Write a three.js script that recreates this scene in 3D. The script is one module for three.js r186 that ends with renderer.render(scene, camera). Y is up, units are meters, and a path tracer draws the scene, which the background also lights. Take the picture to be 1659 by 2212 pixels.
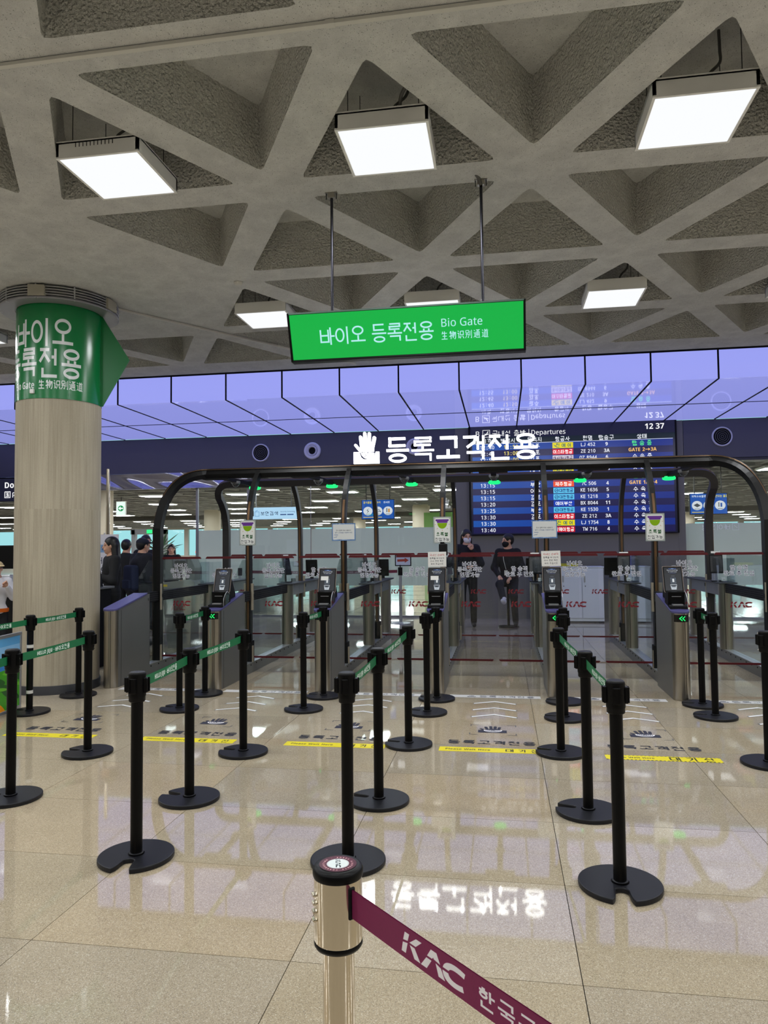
import * as THREE from 'three';
import { RoundedBoxGeometry } from 'three/addons/geometries/RoundedBoxGeometry.js';
import { mergeGeometries, toCreasedNormals } from 'three/addons/utils/BufferGeometryUtils.js';
import { RectAreaLightUniformsLib } from 'three/addons/lights/RectAreaLightUniformsLib.js';

// ---------------------------------------------------------------- camera, sky, exposure
RectAreaLightUniformsLib.init();
const scene = new THREE.Scene();
const camera = new THREE.PerspectiveCamera(70.1, 1659 / 2212, 0.05, 300);
camera.position.set(0, 1.55, 0);
camera.rotation.set(0.0467, 0.1595, -0.0103, 'YXZ');
scene.background = new THREE.Color(0.36, 0.76, 0.8);          // hazy daylight beyond the far windows
const renderer = new THREE.WebGLRenderer({ antialias: true });
renderer.toneMapping = THREE.LinearToneMapping;
renderer.toneMappingExposure = 1.0;
renderer.shadowMap.enabled = true;
const LAMP = 30, LAMP_FAR = 48, SOFFIT = 1.0;                 // radiance of the ceiling lamps, of those in the far hall, and of the lit soffit
const { PI, sin, cos, abs, floor, min, max, sqrt, hypot } = Math;
const V = (x, y, z) => new THREE.Vector3(x, y, z);

// ---------------------------------------------------------------- helpers
let seed = 7;
const rnd = () => { seed = (seed * 1664525 + 1013904223) >>> 0; return seed / 4294967296; };
const lerp = (a, b, t) => a + (b - a) * t, clamp = (x, a = 0, b = 1) => min(b, max(a, x));
const taken = new Map();
const numbered = (n) => { const k = taken.get(n) || 0; taken.set(n, k + 1); return k ? n + '_' + String(k).padStart(3, '0') : n; };
const merge = (g) => {
  if (!Array.isArray(g)) return g;
  g = g.map((x) => { x = x.index ? x.toNonIndexed() : x; for (const k of Object.keys(x.attributes)) if (!['position', 'normal', 'uv'].includes(k)) x.deleteAttribute(k); return x; });
  return mergeGeometries(g);
};
function obj(name, geo, mat, parent) {
  const m = new THREE.Mesh(merge(geo), mat);
  m.name = parent ? name : numbered(name);
  m.castShadow = m.receiveShadow = true;
  (parent || scene).add(m);
  return m;
}
function tag(o, label, category, group) { o.userData.label = label; o.userData.category = category; if (group) o.userData.group = group; return o; }
function thing(name, label, category, [x, y, z] = [0, 0, 0], turn = 0, group) {
  const o = new THREE.Group();
  o.name = numbered(name); o.position.set(x, y, z); o.rotation.y = turn; scene.add(o);
  return tag(o, label, category, group);
}
function struct(name, geo, mat, parent) { const m = obj(name, geo, mat, parent); if (!parent) m.userData.kind = 'structure'; return m; }
function structGroup(name) { const o = new THREE.Group(); o.name = numbered(name); o.userData.kind = 'structure'; scene.add(o); return o; }
function dup(root, [x, y, z], turn, label, group) {
  const r = root.clone(); r.name = numbered(root.name.replace(/_\d{3}$/, '')); scene.add(r); r.position.set(x, y, z); r.rotation.set(0, turn, 0);
  r.userData = { ...root.userData, label }; if (group) r.userData.group = group;
  return r;
}
// geometry in metres; uv of boxes in metres
function uvMetres(g, s = 1) {
  g = g.index ? g.toNonIndexed() : g;
  const p = g.attributes.position, n = p.count, uv = new Float32Array(n * 2), a = V(), b = V(), c = V(), u = V(), v = V();
  for (let i = 0; i < n; i += 3) {
    a.fromBufferAttribute(p, i); b.fromBufferAttribute(p, i + 1); c.fromBufferAttribute(p, i + 2);
    u.subVectors(b, a); v.subVectors(c, a); u.cross(v);
    const ax = abs(u.x), ay = abs(u.y), az = abs(u.z);
    [a, b, c].forEach((q, k) => {
      const [s1, t1] = ay >= ax && ay >= az ? [q.x, q.z] : ax >= az ? [q.z, q.y] : [q.x, q.y];
      uv[(i + k) * 2] = s1 * s; uv[(i + k) * 2 + 1] = t1 * s;
    });
  }
  g.setAttribute('uv', new THREE.BufferAttribute(uv, 2));
  return g;
}
const bx = (w, h, d, x = 0, y = 0, z = 0) => uvMetres(new THREE.BoxGeometry(w, h, d).translate(x, y, z));
const rb = (w, h, d, r, x = 0, y = 0, z = 0, seg = 2) => new RoundedBoxGeometry(w, h, d, seg, r).translate(x, y, z);
const cy = (r, h, x = 0, y = 0, z = 0, r2 = r, n = 24) => new THREE.CylinderGeometry(r2, r, h, n).translate(x, y, z);
const lathe = (pts, n = 32) => new THREE.LatheGeometry(pts.map(([r, y]) => new THREE.Vector2(r, y)), n);
const tube = (pts, r, n = 24, k = 8) => new THREE.TubeGeometry(new THREE.CatmullRomCurve3(pts.map((p) => V(...p))), n, r, k);
const rodBetween = (a, b, r, n = 10) => { const A = V(...a), B = V(...b), d = B.clone().sub(A), L = d.length(); return new THREE.CylinderGeometry(r, r, L, n).applyQuaternion(new THREE.Quaternion().setFromUnitVectors(V(0, 1, 0), d.normalize())).translate((A.x + B.x) / 2, (A.y + B.y) / 2, (A.z + B.z) / 2); };
function extrude(pts, depth, bevel = 0, holes = []) {           // outline in x, y, extruded along +z
  const s = Array.isArray(pts) ? new THREE.Shape(pts.map(([x, y]) => new THREE.Vector2(x, y))) : pts;
  for (const h of holes) s.holes.push(Array.isArray(h) ? new THREE.Path(h.map(([x, y]) => new THREE.Vector2(x, y))) : h);
  return new THREE.ExtrudeGeometry(s, { depth, bevelEnabled: bevel > 0, bevelThickness: bevel, bevelSize: bevel, bevelSegments: 2, curveSegments: 20 });
}
function roundedRect(w, h, r) {
  const s = new THREE.Shape(), x = -w / 2, y = -h / 2;
  s.moveTo(x + r, y); s.lineTo(x + w - r, y); s.absarc(x + w - r, y + r, r, -PI / 2, 0); s.lineTo(x + w, y + h - r); s.absarc(x + w - r, y + h - r, r, 0, PI / 2);
  s.lineTo(x + r, y + h); s.absarc(x + r, y + h - r, r, PI / 2, PI); s.lineTo(x, y + r); s.absarc(x + r, y + r, r, PI, PI * 1.5);
  return s;
}
// a rectangular bar (a along the carried normal, b across) swept along points
function sweepRect(pts, a, b, n0) {
  const P = pts.map((p) => V(...p)), N = [], T = P.map((_, i) => P[min(i + 1, P.length - 1)].clone().sub(P[max(i - 1, 0)]).normalize());
  let n = V(...n0);
  for (let i = 0; i < P.length; i++) { n = n.clone().addScaledVector(T[i], -n.dot(T[i])).normalize(); N.push(n); }
  const ring = (i) => { const B = V().crossVectors(T[i], N[i]); return [[1, 1], [-1, 1], [-1, -1], [1, -1]].map(([s, t]) => P[i].clone().addScaledVector(N[i], s * a / 2).addScaledVector(B, t * b / 2)); };
  const pos = [], quad = (p, q, r, s) => { for (const v of [p, q, r, p, r, s]) pos.push(v.x, v.y, v.z); };
  let prev = ring(0); quad(prev[3], prev[2], prev[1], prev[0]);
  for (let i = 1; i < P.length; i++) { const cur = ring(i); for (let k = 0; k < 4; k++) quad(prev[k], prev[(k + 1) % 4], cur[(k + 1) % 4], cur[k]); prev = cur; }
  quad(...prev);
  const g = new THREE.BufferGeometry().setAttribute('position', new THREE.Float32BufferAttribute(pos, 3));
  g.computeVertexNormals();
  return uvMetres(g);
}
const bez = (p0, p1, p2, n = 8) => Array.from({ length: n + 1 }, (_, i) => { const t = i / n, u = 1 - t; return [0, 1, 2].map((k) => u * u * p0[k] + 2 * u * t * p1[k] + t * t * p2[k]); });
// upright rectangle with uv 0..1, facing +z, centred on x, y
const plane = (w, h, x = 0, y = 0, z = 0) => new THREE.PlaneGeometry(w, h).translate(x, y, z);

// ---------------------------------------------------------------- computed textures
const hash = (x, y) => { let h = Math.imul(x, 374761393) + Math.imul(y, 668265263) | 0; h = Math.imul(h ^ (h >>> 13), 1274126177); return ((h ^ (h >>> 16)) >>> 0) / 4294967296; };
function vnoise(x, y, wrap) {                                   // tiling value noise
  const ix = floor(x), iy = floor(y), fx = x - ix, fy = y - iy, u = fx * fx * (3 - 2 * fx), v = fy * fy * (3 - 2 * fy), w = (k) => ((k % wrap) + wrap) % wrap;
  const h = (a, b) => hash(w(ix + a), w(iy + b) + 1000 * wrap);
  return lerp(lerp(h(0, 0), h(1, 0), u), lerp(h(0, 1), h(1, 1), u), v);
}
function dataTex(n, m, f, srgb = true) {
  const d = new Uint8Array(n * m * 4);
  for (let y = 0; y < m; y++) for (let x = 0; x < n; x++) { const c = f(x / n, y / m, x, y), o = (y * n + x) * 4; for (let k = 0; k < 3; k++) d[o + k] = clamp(c[k], 0, 255); d[o + 3] = 255; }
  const t = new THREE.DataTexture(d, n, m);
  t.wrapS = t.wrapT = THREE.RepeatWrapping; t.magFilter = THREE.LinearFilter; t.minFilter = THREE.LinearMipmapLinearFilter; t.generateMipmaps = true;
  if (srgb) t.colorSpace = THREE.SRGBColorSpace;
  t.needsUpdate = true;
  return t;
}
const gray = (n, m, f) => dataTex(n, m, (u, v, x, y) => { const c = 255 * f(u, v, x, y); return [c, c, c]; }, false);
// terrazzo: chips of several tones in a beige binder, one metre across
const chips = 310;
function terrazzo(u, v) {
  const x = u * chips, y = v * chips, ix = floor(x), iy = floor(y);
  let best = 9, id = 0, second = 9;
  for (let a = -1; a <= 1; a++) for (let b = -1; b <= 1; b++) {
    const cx = (ix + a + chips) % chips, cyy = (iy + b + chips) % chips, dx = ix + a + hash(cx, cyy) - x, dy = iy + b + hash(cx + 555, cyy) - y, d = dx * dx + dy * dy;
    if (d < best) { second = best; best = d; id = hash(cx + 91, cyy + 17); } else if (d < second) second = d;
  }
  return [id, sqrt(second) - sqrt(best)];
}
const terrazzoMap = dataTex(1024, 1024, (u, v) => {
  const [id, edge] = terrazzo(u, v), n = vnoise(u * 256, v * 256, 256) - 0.5, big = vnoise(u * 6, v * 6, 6) - 0.5;
  let c = [180, 168, 146];
  if (edge > 0.12) { if (id < 0.13) c = [148, 137, 118]; else if (id < 0.3) c = [166, 154, 133]; else if (id > 0.93) c = [208, 200, 184]; else if (id > 0.8) c = [192, 181, 160]; else if (id > 0.74) c = [160, 152, 138]; }
  return c.map((k) => k + n * 9 + big * 5);
});
const terrazzoBump = gray(1024, 1024, (u, v) => { const [id] = terrazzo(u, v); return 0.5 + 0.3 * (id - 0.5) + 0.35 * (vnoise(u * 300, v * 300, 300) - 0.5); });
const pits = (u, v, n, t) => { const x = u * n, y = v * n, ix = floor(x), iy = floor(y), h = hash(ix, iy + 77); if (h > t) return 0; const dx = x - ix - 0.5 + (hash(ix, iy) - 0.5) * 0.4, dy = y - iy - 0.5, r = 0.2 + 0.25 * hash(ix + 5, iy); return clamp((r - hypot(dx, dy)) / 0.12); };
const concreteMap = dataTex(1024, 1024, (u, v) => {
  const n = 0.5 * vnoise(u * 8, v * 8, 8) + 0.3 * vnoise(u * 32, v * 32, 32) + 0.35 * vnoise(u * 256, v * 256, 256) - 0.55, p = pits(u, v, 150, 0.05) + 0.7 * pits(u, v, 260, 0.07);
  return [194, 195, 194].map((c, k) => c + n * [30, 30, 28][k] - p * 80);
});
const concreteBump = gray(1024, 1024, (u, v) => 0.62 + 0.25 * (vnoise(u * 200, v * 200, 200) - 0.5) + 0.3 * (vnoise(u * 90, v * 90, 90) - 0.5) - 0.5 * pits(u, v, 150, 0.03));
const stuccoMap = dataTex(512, 512, (u, v) => { const n = vnoise(u * 70, v * 70, 70) * 0.6 + vnoise(u * 170, v * 170, 170) * 0.5 - 0.55 + 0.3 * (vnoise(u * 6, v * 6, 6) - 0.5); return [200 + n * 30, 200 + n * 30, 195 + n * 30]; });
const stuccoBump = gray(512, 512, (u, v) => { const a = vnoise(u * 46, v * 46, 46), b = vnoise(u * 100, v * 100, 100), c = vnoise(u * 220, v * 220, 220); return clamp(0.25 + 0.5 * Math.pow(abs(a - 0.5) * 2, 0.7) * (a > 0.5 ? 1 : -0.5) + 0.35 * b + 0.2 * c); });
const columnMap = dataTex(1024, 1024, (u, v) => {
  const s = vnoise(u * 70, v * 5, 350) * 0.6 + vnoise(u * 200, v * 9, 1800) * 0.4 + 0.5 * vnoise(u * 9, v * 3, 27) - 0.75, g = vnoise(u * 320, v * 320, 320) - 0.5;
  return [164 + s * 26 + g * 8, 155 + s * 26 + g * 8, 135 + s * 25 + g * 8];
});
const brushed = gray(512, 512, (u, v) => 0.5 + 0.35 * (vnoise(u * 256, v * 3, 768) - 0.5) + 0.25 * (vnoise(u * 90, v * 2, 180) - 0.5));
const brushedRough = gray(512, 512, (u, v) => 0.72 + 0.3 * (vnoise(u * 200, v * 3, 600) - 0.5));

// ---------------------------------------------------------------- lettering: Hangul and Han characters drawn from strokes
const CHO = 'ㄱㄲㄴㄷㄸㄹㅁㅂㅃㅅㅆㅇㅈㅉㅊㅋㅌㅍㅎ', JUNG = 'ㅏㅐㅑㅒㅓㅔㅕㅖㅗㅘㅙㅚㅛㅜㅝㅞㅟㅠㅡㅢㅣ', JONG = ' ㄱㄲㄳㄴㄵㄶㄷㄹㄺㄻㄼㄽㄾㄿㅀㅁㅂㅄㅅㅆㅇㅈㅊㅋㅌㅍㅎ';
const E = (a, b, c, d) => ({ e: [a, b, c, d] });
const CONS = {
  ㄱ: [[[0, 0], [1, 0], [1, 1]]], ㄴ: [[[0, 0], [0, 1], [1, 1]]], ㄷ: [[[1, 0], [0, 0], [0, 1], [1, 1]]], ㄹ: [[[0, 0], [1, 0], [1, 0.5], [0, 0.5], [0, 1], [1, 1]]],
  ㅁ: [[[0, 0], [1, 0], [1, 1], [0, 1], [0, 0]]], ㅂ: [[[0, 0], [0, 1], [1, 1], [1, 0]], [[0, 0.48], [1, 0.48]]], ㅅ: [[[0.5, 0], [0.5, 0.25], [0, 1]], [[0.5, 0.3], [1, 1]]], ㅇ: [E(0, 0, 1, 1)],
  ㅈ: [[[0.02, 0], [0.98, 0]], [[0.5, 0], [0.5, 0.3], [0, 1]], [[0.5, 0.35], [1, 1]]], ㅊ: [[[0.3, 0], [0.7, 0]], [[0.02, 0.27], [0.98, 0.27]], [[0.5, 0.27], [0.5, 0.48], [0, 1]], [[0.5, 0.5], [1, 1]]],
  ㅋ: [[[0, 0], [1, 0], [1, 1]], [[0, 0.48], [1, 0.48]]], ㅌ: [[[1, 0], [0, 0], [0, 1], [1, 1]], [[0, 0.5], [0.95, 0.5]]], ㅍ: [[[0, 0], [1, 0]], [[0, 1], [1, 1]], [[0.3, 0], [0.3, 1]], [[0.7, 0], [0.7, 1]]],
  ㅎ: [[[0.3, 0], [0.7, 0]], [[0, 0.25], [1, 0.25]], E(0.12, 0.45, 0.88, 1)],
};
const TWIN = { ㄲ: 'ㄱㄱ', ㄸ: 'ㄷㄷ', ㅃ: 'ㅂㅂ', ㅆ: 'ㅅㅅ', ㅉ: 'ㅈㅈ', ㄳ: 'ㄱㅅ', ㄵ: 'ㄴㅈ', ㄶ: 'ㄴㅎ', ㄺ: 'ㄹㄱ', ㄻ: 'ㄹㅁ', ㄼ: 'ㄹㅂ', ㄽ: 'ㄹㅅ', ㄾ: 'ㄹㅌ', ㄿ: 'ㄹㅍ', ㅀ: 'ㄹㅎ', ㅄ: 'ㅂㅅ' };
const SPLIT = { ㅘ: 'ㅗㅏ', ㅙ: 'ㅗㅐ', ㅚ: 'ㅗㅣ', ㅝ: 'ㅜㅓ', ㅞ: 'ㅜㅔ', ㅟ: 'ㅜㅣ', ㅢ: 'ㅡㅣ' };
function cons(j, [x0, y0, x1, y1], slant) {
  if (TWIN[j]) { const m = (x0 + x1) / 2, g = (x1 - x0) * 0.07; return [...cons(TWIN[j][0], [x0, y0, m - g, y1]), ...cons(TWIN[j][1], [m + g, y0, x1, y1])]; }
  const map = ([x, y]) => [x0 + x * (x1 - x0), y0 + y * (y1 - y0)];
  if (slant && (j === 'ㄱ' || j === 'ㅋ')) return [[[0, 0], [1, 0], [0.9, 0.5], [0.3, 1]], ...(j === 'ㅋ' ? [[[0, 0.45], [0.9, 0.42]]] : [])].map((s) => s.map(map));
  return CONS[j].map((s) => (s.e ? E(...map(s.e.slice(0, 2)), ...map(s.e.slice(2))) : s.map(map)));
}
function vert(j, x, y0, y1, r = 98) {                            // upright vowel whose first stem stands near x
  const m = (y0 + y1) / 2, q = (y1 - y0) * 0.13, s = [], line = (a, b, c, d) => s.push([[a, b], [c, d]]);
  const two = 'ㅐㅒㅔㅖ'.includes(j), a = two ? x + 1 : 'ㅓㅕㅣ'.includes(j) ? x + 14 : x + 5, b = r - 9;
  line(a, y0 + (two ? 3 : 0), a, y1 - (two ? 3 : 0)); if (two) line(b, y0, b, y1);
  if (j === 'ㅏ') line(a, m, r, m); if (j === 'ㅑ') { line(a, m - q, r, m - q); line(a, m + q, r, m + q); }
  if (j === 'ㅓ') line(a - 17, m, a, m); if (j === 'ㅕ') { line(a - 17, m - q, a, m - q); line(a - 17, m + q, a, m + q); }
  if (j === 'ㅐ') line(a, m, b, m); if (j === 'ㅒ') { line(a, m - q, b, m - q); line(a, m + q, b, m + q); }
  if (j === 'ㅔ') line(a - 15, m, a, m); if (j === 'ㅖ') { line(a - 15, m - q, a, m - q); line(a - 15, m + q, a, m + q); }
  return s;
}
function horiz(j, x0, x1, top, bot) {                           // lying vowel in the band top..bot
  const m = (x0 + x1) / 2, q = (x1 - x0) * 0.17, s = [], up = 'ㅗㅛ'.includes(j), y = j === 'ㅡ' ? (top + bot) / 2 : up ? bot : top;
  s.push([[x0, y], [x1, y]]);
  const t = (x) => s.push(up ? [[x, top], [x, y]] : [[x, y], [x, bot]]);
  if (j === 'ㅗ' || j === 'ㅜ') t(m); if (j === 'ㅛ' || j === 'ㅠ') { t(m - q); t(m + q); }
  return s;
}
const HAN = {
  生: '28 8 18 38/24 28 86 28/10 92 92 92/52 6 52 92/24 60 82 60', 物: '22 10 14 34/14 30 44 30/30 6 30 96/6 66 46 54/62 6 46 48/56 24 94 24 92 80 84 94 76 90/72 26 48 70/86 26 56 86',
  识: '14 8 26 20/8 36 26 36 26 84 40 74/48 14 88 14 88 54 48 54 48 14/58 66 44 94/78 66 96 94', 别: '12 10 50 10 50 36 12 36 12 10/8 52 52 52 48 88 36 84/28 38 22 68 6 94/68 16 68 68/90 6 90 92 78 86',
  通: '12 10 24 22/8 40 24 40 24 76 8 90/24 78 46 92 96 92/40 8 84 8 62 22/50 14 70 24/40 30 84 30 84 80 78 78/40 30 40 82/62 30 62 80/40 46 84 46/40 62 84 62', 道: '12 10 24 22/8 40 24 40 24 76 8 90/24 78 46 92 96 92/46 4 54 14/78 4 70 14/36 18 94 18/62 18 56 30/44 30 84 30 84 80 44 80 44 30/44 46 84 46/44 62 84 62',
  '→': '6 50 92 50/66 26 94 50 66 74', 国: '12 10 88 10 88 92 12 92 12 10/28 28 72 28/30 50 70 50/26 74 74 74/50 28 50 74/60 58 68 66', 内: '14 26 86 26 86 90 76 86/14 26 14 92/50 6 48 40 26 70/50 42 74 66', 出: '50 6 50 90/20 16 20 46 80 46 80 16/12 58 12 90 88 90 88 58', 发: '30 10 26 34 88 34/60 10 74 20/46 12 34 60 8 92/34 52 76 52 56 80 26 94/38 60 62 82 92 92',
};
const glyphs = new Map();
function glyph(ch) {                                            // strokes on a 100 x 100 field, y down
  if (glyphs.has(ch)) return glyphs.get(ch);
  let s = null;
  const code = ch.charCodeAt(0) - 0xac00;
  if (HAN[ch]) s = HAN[ch].split('/').map((t) => { const n = t.split(' ').map(Number); return n.filter((_, i) => i % 2 === 0).map((x, i) => [x, n[2 * i + 1]]); });
  else if (code >= 0 && code < 11172) {
    const c = CHO[floor(code / 588)], v = JUNG[floor((code % 588) / 28)], f = JONG[code % 28], fin = f !== ' ';
    if (SPLIT[v]) {
      const [h, w] = SPLIT[v];
      s = fin ? [...cons(c, [8, 6, 54, 30]), ...horiz(h, 2, 62, h === 'ㅜ' ? 46 : 38, h === 'ㅜ' ? 62 : 54), ...vert(w, 68, 2, 64), ...cons(f, [22, 72, 88, 96])] : [...cons(c, [8, 8, 54, 44]), ...horiz(h, 2, 62, h === 'ㅜ' ? 62 : 56, h === 'ㅜ' ? 92 : 80), ...vert(w, 68, 3, 98)];
    } else if ('ㅗㅛㅜㅠㅡ'.includes(v)) {
      const d = 'ㅜㅠ'.includes(v);
      s = fin ? [...cons(c, [18, 3, 82, 32]), ...horiz(v, 4, 96, d ? 48 : v === 'ㅡ' ? 50 : 38, d ? 62 : v === 'ㅡ' ? 52 : 54), ...cons(f, [18, 70, 82, 97])] : [...cons(c, [18, 6, 82, d ? 46 : 48]), ...horiz(v, 3, 97, d ? 64 : v === 'ㅡ' ? 78 : 54, d ? 98 : v === 'ㅡ' ? 82 : 84)];
    } else s = fin ? [...cons(c, [8, 6, 'ㅓㅕㅔㅖ'.includes(v) ? 54 : 58, 48], true), ...vert(v, 66, 2, 60), ...cons(f, [22, 69, 88, 97])] : [...cons(c, [7, 14, 'ㅓㅕㅔㅖ'.includes(v) ? 52 : 57, 82], true), ...vert(v, 66, 2, 99)];
  }
  glyphs.set(ch, s);
  return s;
}
// writes a line with its left end at x (or centred there) and its middle height at y; returns its width
function write(ctx, text, x, y, size, { color = '#fff', w = 0.12, align = 'left', gap = 0.04, latin = 0.92, bold = true, outline, sx = 1, mono } = {}) {
  const font = (bold ? 'bold ' : '') + size * latin + 'px ' + (mono ? 'monospace' : 'sans-serif');
  ctx.font = font; ctx.textBaseline = 'middle'; ctx.textAlign = 'left';
  const parts = [...text].map((ch) => ({ ch, g: glyph(ch), a: glyph(ch) ? size * sx * (1 + gap) : ch === ' ' ? size * 0.34 * sx : ctx.measureText(ch).width * sx })), total = parts.reduce((t, p) => t + p.a, 0);
  const start = align === 'center' ? x - total / 2 : align === 'right' ? x - total : x;
  for (const pass of outline ? [1, 0] : [0]) {
    let at = start;
    for (const p of parts) {
      ctx.lineCap = 'butt'; ctx.lineJoin = 'miter';
      if (p.g) {
        const k = size / 100 * 0.94, dense = p.g.reduce((n, s) => n + (s.e ? 3 : s.length - 1), 0) > 11 ? 0.8 : 1;
        ctx.strokeStyle = pass ? outline : color; ctx.lineWidth = size * w * (pass ? 2.4 : dense);
        if (pass) { ctx.lineCap = 'round'; ctx.lineJoin = 'round'; }
        for (const s of p.g) {
          ctx.beginPath();
          if (s.e) ctx.ellipse(at + (s.e[0] + s.e[2]) / 2 * k * sx, y - size * 0.48 + (s.e[1] + s.e[3]) / 2 * k, (s.e[2] - s.e[0]) / 2 * k * sx, (s.e[3] - s.e[1]) / 2 * k, 0, 0, 7);
          else s.forEach(([a, b], i) => ctx[i ? 'lineTo' : 'moveTo'](at + a * k * sx, y - size * 0.48 + b * k));
          ctx.stroke();
        }
      } else if (p.ch !== ' ') {
        ctx.save(); ctx.translate(at, y); ctx.scale(sx, 1);
        if (pass) { ctx.strokeStyle = outline; ctx.lineWidth = size * w; ctx.lineJoin = 'round'; ctx.strokeText(p.ch, 0, 0); } else { ctx.fillStyle = color; ctx.fillText(p.ch, 0, 0); }
        ctx.restore();
      }
      at += p.a;
    }
  }
  return total;
}
function canvasTex(w, h, draw, srgb = true) {
  const c = document.createElement('canvas'); c.width = w; c.height = h;
  const ctx = c.getContext('2d'); draw(ctx, w, h);
  const t = new THREE.CanvasTexture(c);
  if (srgb) t.colorSpace = THREE.SRGBColorSpace;
  t.magFilter = THREE.LinearFilter; t.anisotropy = 8;
  return t;
}
const fill = (ctx, c, x, y, w, h) => { ctx.fillStyle = c; ctx.fillRect(x, y, w, h); };
// the airport company's letters: bold K, an A without its bar and C, each cut by a slanting slit
function kac(ctx, x, y, h, color) {
  ctx.save(); ctx.translate(x, y); ctx.scale(h / 100, h / 100); ctx.fillStyle = color;
  const poly = (p) => { ctx.beginPath(); p.forEach(([a, b], i) => ctx[i ? 'lineTo' : 'moveTo'](a, b)); ctx.closePath(); ctx.fill(); };
  poly([[6, 0], [34, 0], [24, 36], [-4, 42]]); poly([[74, 0], [108, 0], [72, 38], [34, 38]]); poly([[-6, 54], [24, 46], [12, 100], [-14, 100]]); poly([[36, 48], [66, 48], [100, 100], [64, 100]]);
  poly([[160, 0], [192, 0], [212, 42], [176, 36], [174, 30], [166, 40], [138, 40]]); poly([[134, 50], [164, 50], [136, 100], [102, 100]]); poly([[186, 48], [216, 56], [238, 100], [202, 100]]);
  ctx.beginPath(); ctx.moveTo(344, 8); ctx.bezierCurveTo(300, -6, 236, -6, 226, 42); ctx.lineTo(258, 42); ctx.bezierCurveTo(266, 22, 300, 24, 338, 32); ctx.closePath(); ctx.fill();
  ctx.beginPath(); ctx.moveTo(224, 54); ctx.lineTo(256, 54); ctx.bezierCurveTo(262, 80, 300, 78, 330, 70); ctx.lineTo(336, 94); ctx.bezierCurveTo(290, 106, 226, 106, 224, 54); ctx.closePath(); ctx.fill();
  ctx.restore();
}
// the raised hand over a plate with eye-like rings
function handMark(ctx, x, y, s, ink, paper) {
  ctx.save(); ctx.translate(x, y); ctx.scale(s / 100, s / 100);
  ctx.lineCap = 'round'; ctx.strokeStyle = ctx.fillStyle = ink; ctx.lineWidth = 13;
  for (const [a, b, c, d] of [[30, 60, 22, 14], [45, 56, 42, 4], [60, 56, 61, 6], [74, 58, 79, 16], [27, 74, 3, 44]]) { ctx.beginPath(); ctx.moveTo(a, b); ctx.lineTo(c, d); ctx.stroke(); }
  ctx.fillRect(24, 42, 56, 24); ctx.fillRect(-8, 60, 116, 40);
  ctx.fillStyle = paper; ctx.beginPath(); ctx.ellipse(52, 60, 38, 30, 0, 0, PI); ctx.fill();
  ctx.lineCap = 'butt'; ctx.lineWidth = 4;
  for (const r of [30, 22, 14]) { ctx.beginPath(); ctx.ellipse(52, 60, r, r * 0.8, 0, 0.15, PI - 0.15); ctx.stroke(); }
  ctx.beginPath(); ctx.arc(52, 66, 5, 0, 7); ctx.stroke();
  ctx.restore();
}

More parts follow.
